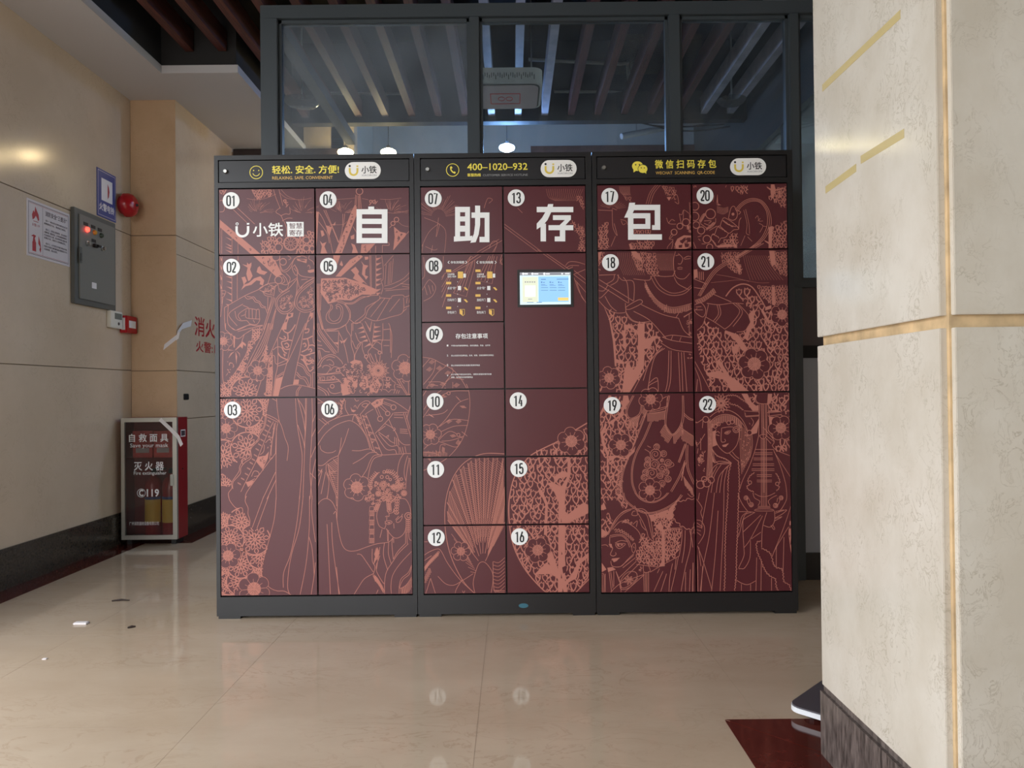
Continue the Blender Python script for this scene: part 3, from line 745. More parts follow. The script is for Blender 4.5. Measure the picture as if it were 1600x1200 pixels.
class Clip:
    """collect strokes, keep only pieces whose centre passes the test"""
    def __init__(s, test, layer): s.f = Flat(); s.t = test; s.l = layer
    def stroke(s, pts, wd, closed=False, smooth=False): s.f.stroke(pts, wd, closed, smooth, s.l, 0)
    def fill(s, pts, mi=0): s.f.fill(pts, s.l, mi)
    def done(s):
        for q in s.f.p:
            c = (sum(p[0] for p in q[0]) / len(q[0]), sum(p[1] for p in q[0]) / len(q[0]))
            if s.t(c): ART.p.append(q)
def wavy(cr, s, amp=1.0, per=4.0, wd=1.0, layer=2):
    p = catmull(pts_of(cr, s)); out = []; d = 0
    for i in range(len(p) - 1):
        a, b = p[i], p[i + 1]; l = math.hypot(b[0] - a[0], b[1] - a[1]) or 1e-6; n = max(1, int(l / 0.9))
        for j in range(n):
            t = j / n; q = (a[0] + (b[0] - a[0]) * t, a[1] + (b[1] - a[1]) * t); dd = d + l * t
            w_ = amp * math.sin(dd * 6.283 / per + 0.8 * math.sin(dd * 0.35)); out.append((q[0] - (b[1] - a[1]) / l * w_, q[1] + (b[0] - a[0]) / l * w_))
        d += l
    ART.stroke(out, wd, False, False, layer, 0)
def plum(cr, x, y, R, n=5, rot=None, layer=5, cfrac=0.42):
    """plum blossom: dark petals with thin outline and a hatched salmon heart"""
    c = cr(x, y); R = R / cr.k; rot = rng.uniform(0, 6.28) if rot is None else rot
    out = []
    for k in range(72):
        a = 2 * math.pi * k / 72; f = abs(math.cos(n * (a - rot) / 2)); r = R * (0.70 + 0.30 * f ** 0.45)
        out.append((c[0] + r * math.cos(a), c[1] + r * math.sin(a)))
    ART.fill(out, layer, 1); ART.stroke(out, 0.85, True, False, layer + 1, 0)
    for k in range(n):
        a = rot + 2 * math.pi * (k + 0.5) / n
        ART.stroke([(c[0] + R * 0.42 * math.cos(a), c[1] + R * 0.42 * math.sin(a)), (c[0] + R * 0.70 * math.cos(a), c[1] + R * 0.70 * math.sin(a))], 0.8, False, False, layer + 1, 0)
        a = rot + 2 * math.pi * k / n
        ART.stroke([(c[0] + R * 0.42 * math.cos(a), c[1] + R * 0.42 * math.sin(a)), (c[0] + R * 0.62 * math.cos(a), c[1] + R * 0.62 * math.sin(a))], 0.7, False, False, layer + 1, 0)
    ART.disc(c[0], c[1], R * cfrac, layer + 1, 0, 20)
    for k in range(16):
        a = 2 * math.pi * k / 16 + rng.uniform(-0.1, 0.1); r0 = R * cfrac * rng.uniform(0.15, 0.55)
        ART.stroke([(c[0] + r0 * math.cos(a), c[1] + r0 * math.sin(a)), (c[0] + R * cfrac * math.cos(a), c[1] + R * cfrac * math.sin(a))], 0.35, False, False, layer + 2, 1)
def lens(c, a, r0, r1, wd):
    """petal outline from radius r0 to r1 in direction a"""
    dx, dy = math.cos(a), math.sin(a); m = (r0 + r1) / 2; h = wd
    P_ = lambda r, s: (c[0] + dx * r - dy * s, c[1] + dy * r + dx * s)
    return [P_(r0, 0), P_(r0 + (m - r0) * 0.6, h * 0.8), P_(m + (r1 - m) * 0.2, h), P_(r1, 0), P_(m + (r1 - m) * 0.2, -h), P_(r0 + (m - r0) * 0.6, -h * 0.8)]
def chrys(regions, centres, layer=0, wd=1.55):
    """overlapping round chrysanthemums of pointed petals, cut to the regions"""
    regs = [pts_of(cr, s) for cr, s in regions]
    cs = [(cr(x, y), r / cr.k) for cr, x, y, r in centres]
    for i, (c, r) in enumerate(cs):
        def test(p, i=i, c=c, r=r):
            if math.hypot(p[0] - c[0], p[1] - c[1]) > r * 1.03: return False
            for (c2, r2) in cs[:i]:
                if math.hypot(p[0] - c2[0], p[1] - c2[1]) < r2: return False
            return any(inside(p, g) for g in regs)
        cl = Clip(test, layer)
        cl.stroke([(c[0] + r * math.cos(2 * math.pi * k / 40), c[1] + r * math.sin(2 * math.pi * k / 40)) for k in range(40)], wd * 1.15, True)
        off = rng.uniform(0, 1)
        for ringi, (q0, q1, hw, n) in enumerate(((0.05, 0.42, 0.085, 8), (0.30, 0.70, 0.11, 8), (0.56, 0.95, 0.13, 8))):
            for k in range(n):
                a = 2 * math.pi * (k + 0.5 * (ringi % 2) + off) / n
                cl.stroke(lens(c, a, r * q0, r * q1, r * hw), wd, True)
        cl.done()
SH = [(-.46, -.5), (-.2, -.34), (0, -.58), (.2, -.34), (.46, -.5), (.44, .05), (.22, .42), (0, .58), (-.22, .42), (-.44, .05)]
def tulips(regions, cell=11.0, wd=1.9, layer=0, holes=(), size=0.84):
    """field of little shield shaped blossoms with thick outlines and stalks"""
    regs = [pts_of(cr, s) for cr, s in regions]; hs = [pts_of(cr, s) for cr, s in holes]
    test = lambda p: any(inside(p, g) for g in regs) and not any(inside(p, h) for h in hs)
    cl = Clip(test, layer)
    u0 = min(p[0] for g in regs for p in g); u1 = max(p[0] for g in regs for p in g); v0 = min(p[1] for g in regs for p in g); v1 = max(p[1] for g in regs for p in g)
    j = 0; v = v0
    while v < v1 + cell:
        u = u0 - cell + (j % 2) * cell * 0.5
        while u < u1 + cell:
            cu, cv = u + rng.uniform(-.24, .24) * cell, v + rng.uniform(-.24, .24) * cell
            w_ = cell * size * rng.uniform(0.78, 1.0); h_ = cell * 1.12 * size * rng.uniform(0.85, 1.1); a = rng.uniform(-0.25, 0.25)
            if test((cu, cv)):
                sh = [(cu + x * w_ * math.cos(a) - y * h_ * math.sin(a), cv + x * w_ * math.sin(a) + y * h_ * math.cos(a)) for x, y in SH]
                cl.stroke(sh, wd * rng.uniform(0.75, 1.1), True)
                if rng.random() < 0.92:
                    s_ = rng.choice((-1, 1)); cl.stroke([(cu, cv + h_ * .55), (cu + s_ * cell * .12, cv + h_ * .8), (cu + s_ * cell * .5, cv + cell * 1.05)], wd * rng.uniform(0.7, 1.2))
            u += cell * 1.02
        v += cell * 1.06; j += 1
    cl.done()
def doodle(cr, s, n, size=4.0, wd=0.8, layer=2, mi=0):
    """small curls scattered inside an outline"""
    poly = pts_of(cr, s); u0 = min(p[0] for p in poly); u1 = max(p[0] for p in poly); v0 = min(p[1] for p in poly); v1 = max(p[1] for p in poly); k = 0; tr = 0
    while k < n and tr < n * 20:
        tr += 1; c = (rng.uniform(u0, u1), rng.uniform(v0, v1))
        if not inside(c, poly): continue
        k += 1; a0 = rng.uniform(0, 6.28); sg = rng.choice((-1, 1)); r = size * rng.uniform(0.5, 1.0); turns = rng.uniform(2.5, 6.0)
        pp = [(c[0] + r * (1 - 0.75 * t / 9) * math.cos(a0 + sg * turns * t / 9), c[1] + r * (1 - 0.75 * t / 9) * math.sin(a0 + sg * turns * t / 9)) for t in range(10)]
        if all(inside(q, poly) for q in pp): ART.stroke(pp, wd, False, False, layer, mi)
def spiral(cr, s, wd=0.9, layer=2):
    for part in s.split(';'):
        v = [float(t) for t in part.split()]
        if len(v) < 3: continue
        c = cr(v[0], v[1]); r = v[2] / cr.k; a0 = rng.uniform(0, 6.28); sg = rng.choice((-1, 1))
        ring(ART, c, r, wd, 20, layer=layer)
        ART.stroke([(c[0] + r * (0.78 - 0.62 * t / 20) * math.cos(a0 + sg * 9.0 * t / 20), c[1] + r * (0.78 - 0.62 * t / 20) * math.sin(a0 + sg * 9.0 * t / 20)) for t in range(21)], wd, False, False, layer, 0)
def ticks(cr, path, n, dx, dy, wd=1.0, layer=2, loop=False, jit=0.1):
    """fringe: n short strokes hanging from a path"""
    p = catmull(pts_of(cr, path), k=8) if len(path.split()) > 4 else pts_of(cr, path)
    L_ = [0]
    for i in range(1, len(p)): L_.append(L_[-1] + math.hypot(p[i][0] - p[i - 1][0], p[i][1] - p[i - 1][1]))
    for k in range(n):
        t = L_[-1] * (k + 0.5) / n; i = max(1, next((q for q in range(1, len(L_)) if L_[q] >= t), len(L_) - 1)); f = (t - L_[i - 1]) / ((L_[i] - L_[i - 1]) or 1)
        a = (p[i - 1][0] + (p[i][0] - p[i - 1][0]) * f, p[i - 1][1] + (p[i][1] - p[i - 1][1]) * f); q = 1 + rng.uniform(-jit, jit)
        b = (a[0] + dx * q, a[1] + dy * q)
        if loop:
            ll = math.hypot(dx, dy); nx, ny = -dy / ll * 1.0, dx / ll * 1.0
            ART.stroke([(a[0] + nx, a[1] + ny), (b[0] + nx, b[1] + ny), (b[0] - nx, b[1] - ny), (a[0] - nx, a[1] - ny)], wd, True, False, layer, 0)
        else: ART.stroke([a, b], wd, False, False, layer, 0)
def daisy(cr, x, y, R, n=14, wd=0.8, layer=3):
    c = cr(x, y); R = R / cr.k
    for k in range(n): ART.stroke(lens(c, 2 * math.pi * k / n, R * 0.25, R, R * 0.13), wd, True, False, layer, 0)
    ring(ART, c, R * 0.22, wd, 14, layer=layer)
def emarks(cr, s, size=3.2, ang=0.5, layer=3):
    """the little three-tick marks on straps"""
    v = [float(t) for t in s.split()]
    for i in range(0, len(v) - 1, 2):
        c = cr(v[i], v[i + 1])
        for k in (-1, 0, 1):
            a = (c[0] + k * size * 0.6 * math.cos(ang), c[1] + k * size * 0.6 * math.sin(ang))
            ART.stroke([a, (a[0] + size * 0.45 * math.sin(ang), a[1] - size * 0.5 * math.cos(ang)), (a[0] + size * 0.5, a[1] + size * 0.4)], 0.75, False, True, layer, 0)
def ribs(cr, s, wd=1.6, layer=2):
    """leaf-like ribs: 'x0 y0 x1 y1; ...' tapered dashes"""
    for part in s.split(';'):
        v = [float(t) for t in part.split()]
        if len(v) < 4: continue
        a, b = cr(v[0], v[1]), cr(v[2], v[3]); l = math.hypot(b[0] - a[0], b[1] - a[1]) or 1; nx, ny = -(b[1] - a[1]) / l, (b[0] - a[0]) / l
        ART.fill([a, (a[0] + (b[0] - a[0]) * .5 + nx * wd * .4, a[1] + (b[1] - a[1]) * .5 + ny * wd * .4), (b[0] + nx * wd, b[1] + ny * wd), (b[0] - nx * wd * .5, b[1] - ny * wd * .5)], layer, 0)

# ---- doors 01 and 04
tulips([(K01, '500 40 880 40 830 160 740 190 600 215 540 130'), (K01, '20 40 200 40 90 130 20 150'), (K01, '1005 200 1060 190 1105 300 1080 350 1015 345')], 5.0, 1.3)
FS(K01, '22 530 660 1065 505 1065 30 655'); doodle(K01, '60 590 600 1050 530 1050 50 640', 16, 2.6, 0.9, 3, 1)
S(K01, '25 530 25 1060; 55 640 55 1060; 215 810 215 1060; 310 880 310 1060; 230 370 450 580; 295 345 570 600; 860 40 890 160 970 360; 945 50 1010 310; 970 340 900 410 980 470 1020 560; 980 470 1050 440 1120 440 1115 330; 1000 550 1080 510 1160 510; 1030 560 1060 640 1070 720 1050 800; 20 240 60 230 95 330 80 400 20 410', 1.0)
ribs(K01, '110 800 205 845; 105 900 205 945; 105 1000 205 1040; 100 950 205 985')
tulips([(K01, '660 900 760 790 900 790 1000 830 1040 1000 1000 1060 650 1060'), (K01, '1230 830 1400 680 1500 720 1500 1060 1200 1060 1240 960')], 6.5, 1.5)
CI(K01, '945 965 58; 960 850 36; 1380 850 48; 1470 985 40; 1380 980 44', 1.3, 4); CI(K01, '1135 900 112; 1135 900 98', 1.1, 4)
for k in range(12):
    a = k * math.pi / 6; S(K01, '%f %f %f %f' % (1135 + 20 * math.cos(a), 900 + 20 * math.sin(a), 1135 + 88 * math.cos(a), 900 + 88 * math.sin(a)), 1.0, layer=5)
for cx, cy, cr_ in ((620, 430, K01), (1330, 430, K01), (500, 440, K04), (1260, 430, K04)):
    for k in range(22):
        a = rng.uniform(-3.0, -0.15); r0, r1 = rng.uniform(30, 110), rng.uniform(130, 270)
        S(cr_, '%f %f %f %f %f %f' % (cx + r0 * math.cos(a), cy + r0 * math.sin(a), cx + (r0 + r1) / 2 * math.cos(a + .06), cy + (r0 + r1) / 2 * math.sin(a + .06), cx + r1 * math.cos(a + .16), cy + min(0, r1 * math.sin(a + .16))), 0.42)
S(K01, '440 200 600 220 760 190 900 130; 960 110 1060 190 1200 215 1340 215 1460 190; 980 60 1080 160 1200 210', 0.6)
S(K04, '350 215 480 210 620 200 690 190; 800 200 900 220; 1080 210 1240 215 1420 190; 1200 420 1340 430 1530 385; 300 600 420 610 520 600 560 560; 240 640 380 600; 1360 560 1440 620 1530 640', 0.55)
FS(K04, '640 390 690 290 715 330 725 430 485 1062 375 1062; 70 400 122 410 100 800 78 1060 70 1060; 790 915 1010 905 870 1062 780 1062')
doodle(K04, '640 410 700 400 480 1040 400 1040', 22, 2.8, 0.95, 3, 1); doodle(K04, '800 920 980 915 860 1050 790 1050', 6, 2.6, 0.9, 3, 1)
S(K04, '700 140 690 290; 720 150 700 380; 742 160 742 360; 770 150 790 360; 755 150 765 360; 120 410 200 540 280 760 345 1060; 230 380 440 890; 200 380 330 650 430 890; 120 560 250 740 290 900; 500 440 490 700 440 880; 530 440 510 640; 660 640 720 740; 1210 880 1225 930 1120 930; 1120 930 1120 1060; 930 1000 930 1060; 1015 940 1015 1060; 1540 705 1290 1005; 1230 660 1290 600', 1.0)
CI(K04, '760 88 52', 1.2, 3); CI(K04, '1340 530 36; 1285 590 32', 1.2, 3)
FS(K04, '1300 640 1400 722 1490 740 1480 790 1290 1000 1312 800'); doodle(K04, '1315 680 1400 745 1460 760 1310 960', 14, 2.4, 1.1, 3, 1)
FS(K04, '140 860 180 905 245 880 212 950 262 1062 150 1062 172 950; 630 900 690 925 742 1062 640 1062 660 980; 150 700 190 700 215 770 170 800; 620 790 680 760 680 830 630 840; 240 620 330 650 290 790 255 720; 340 620 385 560 380 620')
tulips([(K04, '910 210 960 190 1080 255 980 300 905 320')], 5, 1.2)
# ---- door 02
S(K02a, '215 360 215 785; 300 320 300 720; 310 40 310 120; 60 40 60 800; 25 40 25 1190; 45 590 120 600 90 680 50 700; 60 640 110 640; 75 700 60 840 40 1000', 1.0)
ribs(K02a, '125 440 212 462; 125 525 212 552; 130 605 212 650; 115 715 212 745; 115 800 170 815; 110 365 210 385; 30 60 60 120; 30 180 60 260; 30 330 58 420; 30 480 58 560')
FS(K02a, '540 38 850 38 1005 340 905 372; 360 582 400 500 480 470 560 400 660 365 722 430 700 512 650 490 660 440 600 430 520 500 430 522; 470 440 440 330 460 230 375 178 450 195 450 150 480 180 520 150 520 200 500 260 540 360 500 430; 365 385 420 370 450 440 400 505 385 440; 600 300 620 230 650 205 680 270 772 300 720 345 650 330')
doodle(K02a, '590 60 840 60 960 320 900 340', 16, 2.8, 1.0, 3, 1)
S(K02a, '100 855 420 670 640 570 760 490 900 465; 100 855 105 1080 120 1200; 160 830 155 1100 260 1200; 830 320 775 490; 390 800 210 910 175 990 300 1140; 390 820 480 858; 265 910 290 1020 350 1060 450 1060 500 1110 600 1120 650 1060 650 1000 640 885 600 890 560 880 480 870 430 880 330 950 320 1000 360 1050; 485 870 485 1020; 535 878 538 1025; 600 890 592 1030; 440 900 430 960 455 1020 650 1035; 550 1050 575 1092; 360 990 430 965; 300 1200 480 1130 600 1140 700 1130')
S(K02a, '420 680 460 722 540 712 580 765 640 785 680 850 740 865 770 945; 450 680 520 692 562 690 600 740 650 762 690 820 752 850; 640 570 680 530 780 490; 650 580 700 610 740 665 850 690; 700 600 760 640 860 660; 690 600 780 600 860 550 940 490; 800 490 840 520 900 530; 900 500 880 600 870 680; 940 500 960 600 1000 610 1080 560; 960 560 1010 600; 780 690 775 900')
doodle(K02a, '690 560 800 500 900 500 850 660 760 650', 20, 2.2, 0.7); CI(K02a, '945 425 58', 1.2, 4); CI(K02a, '1015 140 52; 905 62 62', 1.2, 4)
S(K02a, '960 60 975 250 1050 300 1130 240 1180 120 1225 70 1290 60; 970 190 1010 272 1080 250 1140 170 1200 80; 1080 40 1140 80 1100 110; 1000 330 1060 390 1085 450 1100 480; 1060 320 1125 390 1112 460 1085 560; 1010 370 1045 440 1000 480; 980 480 1060 500 1110 470; 1230 60 1320 48 1390 80; 1430 40 1418 90 1480 135 1502 190; 1400 215 1418 190 1440 232 1425 245; 1195 180 1230 260 1250 310 1300 360 1420 382 1512 382; 1240 300 1240 400 1270 540')
S(K02a, '1160 230 1200 200 1250 285 1222 352 1180 300z; 1185 240 1225 290; 1110 470 1240 385; 1300 420 1400 410; 1512 392 1380 462 1270 562 1220 650; 1482 400 1360 472 1290 560')
FS(K02a, '1225 88 1300 95 1392 98 1380 162 1290 132 1240 122; 1400 272 1460 262 1505 255 1500 300 1440 312 1405 302')
FD(K02a, '1260 100 1340 105 1370 125 1310 125', 4)
S(K02a, '1240 400 1100 560 980 640 902 740 912 850 990 942 1090 945 1180 865 1195 760 1230 600 1240 400; 1120 590 990 670 930 745 930 830 995 912 1085 915 1160 845 1172 760; 1512 420 1330 545 1230 655 1200 760 1225 860 1330 925 1450 915 1522 865; 1500 450 1340 575 1260 665 1232 760 1252 845 1340 895 1440 885 1510 845', 1.2)
doodle(K02a, '1080 640 1180 640 1160 830 1080 905 990 895 940 800 960 720', 46, 3.4, 0.75); doodle(K02a, '1490 480 1510 840 1430 880 1330 880 1250 780 1280 670', 60, 3.4, 0.75)
S(K02a, '870 690 820 830 770 980 700 1200; 890 700 840 850 790 1000 720 1200; 905 870 850 1050 820 1200; 905 905 870 1050 850 1200; 840 700 770 980; 1090 950 1000 1200; 1285 925 1215 1200; 1450 925 1350 1200; 1490 930 1500 1100 1510 1200')
FS(K02a, '1090 950 1180 935 1170 1000 1110 1020 1080 1110 1070 1200 1000 1200; 1450 930 1485 940 1480 1010 1400 1090 1370 1200 1345 1200')
FD(K02a, '1100 950 1150 960 1130 1000 1095 990; 1060 1040 1085 1040 1075 1080 1050 1085; 1430 1000 1460 990 1440 1050 1410 1060', 3)
# lower half of door 02
S(K02b, '760 0 700 170 580 420 400 780; 790 0 730 200 620 430 430 790; 820 0 780 200 680 450 570 592; 800 0 755 200 650 440 545 600; 860 0 830 100 740 400 640 600; 1030 0 930 230 840 430 780 570 760 640 600 1140; 1240 0 1130 400 1080 620 1000 900 945 1140; 1372 0 1200 380 1090 612; 1340 100 1290 420 1240 650 1180 960; 120 100 300 240 420 170 545 90; 160 20 280 110 470 30 520 10; 310 130 500 80 700 40; 120 0 120 100; 245 200 255 380; 215 160 215 190; 410 180 370 300; 1500 0 1490 280 1530 340 1520 520 1525 640')
S(K02b, '80 350 90 940 250 800 400 560 460 430 480 290 530 270 545 90; 850 440 855 850 840 1140; 800 560 770 850 750 1140; 930 230 940 480 930 700 900 840 860 1140; 860 420 930 370 1000 380; 860 500 890 520 900 620 930 640; 1240 612 1340 662 1400 762 1450 822 1450 980; 1240 650 1330 690 1390 790 1440 830; 1235 762 1300 835 1380 855 1445 1000; 1230 800 1290 860 1350 880 1420 990; 930 672 1060 632 1090 602; 930 640 1040 590 1090 570; 920 830 1030 760; 910 860 1020 790; 980 1030 1060 990 1170 965 1300 970 1530 1022; 1310 985 1260 1060 1250 1140; 1285 985 1232 1060 1228 1140; 1480 770 1480 1000; 1530 770 1480 770')
FS(K02b, '905 870 1022 830 945 1140 868 1140; 1200 880 1272 880 1262 952 1180 958; 258 432 360 310 385 285 440 330 430 365 400 330 385 400 350 365 290 412; 262 440 230 470 160 552 200 470; 255 425 165 410 145 470 165 425; 275 440 302 520 290 640 278 540; 285 425 340 470 352 540 330 480; 120 830 160 770 150 800; 240 200 270 200 262 380 245 380')
S(K02b, '150 600 160 605; 180 660 190 620 235 630; 240 640 248 680 230 690; 150 720 170 740; 165 760 195 770; 190 720 200 730', 1.6)
S(K02b, '1010 80 1040 130 1100 150 1160 100 1210 20; 1090 150 1090 260 1000 290 1010 360 1060 410 1130 400; 1090 260 1160 270; 960 220 1020 250 1060 230 1030 200; 1040 330 1080 310 1110 350 1080 380 1060 360; 940 460 980 520 1060 560 1090 570; 1000 380 1040 450 1080 470; 1060 500 1030 480 1050 520; 1350 100 1420 90 1410 140 1360 150; 1330 250 1400 240 1480 200; 1310 450 1400 400 1420 330 1400 240; 1330 330 1360 310 1380 350 1350 370; 1420 350 1480 340 1520 360; 1410 420 1450 400 1470 430 1440 450; 1290 490 1360 510 1440 480 1520 460; 1340 510 1360 600 1420 640 1470 610; 1370 600 1400 570 1420 600; 1300 560 1340 590 1400 690 1440 750 1500 700', 2.2)
doodle(K02b, '1300 480 1520 460 1510 690 1440 740 1350 620', 22, 3.0, 1.3)
chrys([(K02b, '545 90 720 45 640 230 500 450 400 780 500 850 640 905 600 1140 40 1140 40 950 90 940 250 800 400 560 460 430 480 290 530 270'), (K02b, '770 270 790 560 750 610 640 600 740 400'), (K02b, '850 440 855 850 840 1140 690 1140 760 1060 770 850 800 560')],
      [(K02b, 450, 1090, 250), (K02b, 630, 210, 190), (K02b, 540, 460, 200), (K02b, 270, 900, 180), (K02b, 100, 1090, 190), (K02b, 380, 720, 150), (K02b, 760, 560, 150), (K02b, 810, 760, 120), (K02b, 800, 1000, 130), (K02b, 720, 390, 120)])
plum(K02b, 85, 280, 150, 6); plum(K02b, 625, 740, 165, 6)
# ---- door 05
FS(K05a, '300 38 412 38 345 255 318 285; 335 372 420 372 765 60 740 38 690 38 560 110; 575 270 650 215 705 290 690 330 850 515 780 455 740 475 610 400 640 340; 750 335 765 190 735 125 785 185 850 200 805 262 800 350 850 370 815 420 790 380')
doodle(K05a, '390 350 740 60 700 50 420 300', 14, 2.2, 0.8, 3, 1); FS(K05a, '430 120 455 190 440 210 400 185; 790 60 850 60 850 100 800 110')
S(K05a, '870 40 885 540; 890 40 900 540; 970 40 970 620; 1060 40 1085 250 1080 420 1050 430 1080 540 1050 650; 1130 180 1110 500; 1180 150 1160 490; 1205 130 1185 485; 1240 90 1212 470; 1240 40 1100 200; 1100 520 1240 480 1400 400 1510 290; 1100 562 1220 552 1380 472 1510 375; 1120 592 1300 575 1510 560; 1380 520 1500 540; 1350 480 1510 500', 0.95)
ribs(K05a, '1060 70 975 110; 1065 150 975 190; 1070 235 975 275; 1070 320 975 355; 1065 400 975 435; 1060 480 975 510; 1055 560 975 600; 1050 620 985 650', 3.0)
FS(K05a, '110 400 490 388 720 460 975 570 962 642 880 655 752 652 580 745 400 732 222 795 100 620')
doodle(K05a, '125 420 490 410 700 475 930 580 740 640 580 725 400 715 240 770 130 620', 170, 3.8, 1.1, 3, 1)
S(K05a, '180 580 340 590 440 540 560 470 700 470; 540 460 640 490 800 530 940 600', 1.4, layer=4)
S(K05a, '220 792 400 752 500 782 620 772 740 692 860 682 900 642; 490 795 610 795 740 715 870 672 1012 662; 270 800 292 860 240 930 240 1010 300 1070 380 1040 425 950 412 862 370 832 350 860 370 880; 250 800 262 860 200 960 200 1050 280 1102 400 1080 452 960 442 850 380 800 340 830; 370 770 470 800 540 900 560 1000 510 1110 390 1180 200 1192; 480 790 565 900 572 1030; 1030 670 1010 740 820 850 790 960 640 1080; 1052 700 862 870 800 1010 690 1100; 810 1010 970 1062 1200 1002 1390 930 1402 700; 1040 702 1200 712 1230 672 1390 660 1420 690 1512 660; 1110 712 890 1000; 1190 712 985 1060; 1342 720 1182 920; 1402 862 1502 822; 1390 925 1452 870; 1460 700 1450 790; 1500 690 1490 780; 550 1030 640 1102 690 1102; 600 1100 740 1090; 50 520 60 900 130 1200; 82 520 92 900 152 1200; 65 520 75 900 140 1200; 110 640 102 900; 40 490 110 490; 40 510 110 510; 800 1070 880 1200; 905 1070 880 1200', 1.1)
S(K05b, '50 0 100 150 345 485; 75 0 120 140 360 460; 130 0 170 120 375 380; 50 100 100 210 320 480; 160 100 280 110 390 80 500 20; 190 125 390 120; 390 130 380 460; 390 140 450 260 500 420 540 620; 590 0 590 200; 610 0 610 120; 500 20 520 110 580 210 590 350 630 480 630 590; 600 270 660 400 690 340 740 290; 640 590 650 480 740 310; 750 0 910 360; 950 0 910 370; 820 0 880 130; 900 0 880 130; 650 150 690 260 730 300 770 300; 1080 0 1080 240; 1190 60 1220 200 1212 540; 1170 0 1195 90 1200 460; 1090 100 1200 90; 1030 262 1190 265; 1090 350 1180 350; 1080 240 1060 330 1070 480; 910 370 850 440 860 500; 910 370 1000 420 1050 480; 760 310 760 400 800 510; 920 360 980 290 1050 330', 1.1)
ribs(K05b, '680 90 770 60; 690 160 790 120; 710 230 810 200; 740 290 840 260; 1050 50 950 70; 1060 120 945 140; 1060 190 935 220; 1050 250 930 285; 780 380 880 320; 300 300 380 310; 400 260 450 300; 530 220 470 300', 2.6)
S(K05b, '60 660 130 552 240 492 340 512 430 592 455 642; 90 680 150 570 240 520 330 540; 200 580 260 570 310 620 300 660 240 640; 140 700 150 670 210 660 260 690 240 740 200 790; 60 700 120 660; 260 740 320 680 420 700 480 660; 60 790 230 790 330 770 420 740; 60 930 230 930 330 920 420 900; 60 815 420 780; 60 905 400 880; 220 1010 260 1080 330 1100 420 1080; 60 980 200 1060 240 1130; 60 1010 160 1070 200 1130; 340 850 450 950; 390 740 480 830; 60 340 130 350; 50 260 110 290; 60 390 130 400 180 440 250 450; 90 420 120 560; 70 420 90 560', 1.2)
S(K05b, '70 840 95 840 95 880 70 880; 110 900 110 840 170 840 170 890 135 890 135 865; 210 890 210 840 265 840 265 885 235 885 235 865', 1.3, sm=False)
CI(K05b, '380 735 28; 305 850 26; 290 985 30; 1030 460 24; 820 520 26', 1.2, 4)
FS(K05b, '560 610 640 570 740 590 770 660 740 720 680 660 600 640; 720 850 830 820 860 1000 790 1050 720 990; 470 860 560 830 690 880 680 1000 560 1000 480 960; 870 980 1000 860 1050 960 1000 1080 880 1080; 420 950 520 960 560 1110 450 1130')
doodle(K05b, '560 600 770 600 850 820 860 1050 700 1050 560 1000 480 950 470 840 540 800', 60, 4.0, 1.0, 4, 1); doodle(K05b, '430 640 860 620 1080 860 1060 1130 430 1130', 130, 3.8, 0.95, 3)
doodle(K05b, '870 980 1000 870 1040 960 990 1070 890 1070', 14, 3.2, 1.0, 4, 1)
for k in range(26):
    a = 2 * math.pi * k / 26; r1 = 175 if k % 2 else 140
    ART.stroke(lens(K05b(1010, 740), a, 2.5, r1 / 10, 1.5), 1.15, True, False, 5, 0)
S(K05b, '860 480 900 600 930 630; 880 470 950 610; 960 480 990 600; 1040 500 1030 600; 800 520 850 600 900 640', 1.2)
FD(K05b, '1080 880 1150 900 1200 850 1230 900 1280 930 1260 980 1270 1040 1210 1040 1170 1080 1130 1040 1070 1030 1090 960', 4)
S(K05b, '1080 880 1150 900 1200 850 1230 900 1280 930 1260 980 1270 1040 1210 1040 1170 1080 1130 1040 1070 1030 1090 960z', 1.2, False, 5); daisy(K05b, 1160, 965, 55, 6, 1.0, 6); CI(K05b, '1165 870 26', 1.2, 7)
S(K05b, '1330 870 1480 1130; 1300 880 1460 1130; 1480 900 1490 1120 1530 1060; 1290 950 1360 980; 1300 990 1380 1010; 1380 900 1420 940; 1250 1100 1280 1030; 1290 1100 1310 1040; 1320 1100 1340 1050', 1.1)
plum(K05b, 1430, 700, 215, 6, 0.3, cfrac=0.46)
# ---- door 03
chrys([(K03a, '30 10 605 10 565 230 490 430 465 515 385 610 385 690 290 785 250 770 60 872 30 862'), (K03b, '30 180 100 200 140 225 210 150 290 150 340 250 410 380 440 440 480 340 632 432 540 760 520 920 540 960 300 1000 200 1165 40 1165')],
      [(K03a, 345, 170, 190), (K03a, 345, 610, 195), (K03a, 70, 690, 185), (K03a, 520, 105, 120), (K03a, 70, 110, 160), (K03a, 450, 380, 120), (K03b, 150, 510, 165), (K03b, 440, 510, 180), (K03b, 285, 310, 165), (K03b, 510, 690, 165), (K03b, 275, 800, 165), (K03b, 275, 1000, 165), (K03b, 80, 290, 130), (K03b, 140, 1030, 130), (K03b, 480, 900, 120), (K03b, 60, 900, 130), (K03b, 90, 1150, 110)])
chrys([(K03a, '30 910 90 905 165 980 150 1050 30 1045')], [(K03a, 90, 1045, 140)])
plum(K03a, 100, 370, 135, 6); plum(K03b, 130, 700, 150, 6); plum(K03b, 435, 1090, 190, 6)
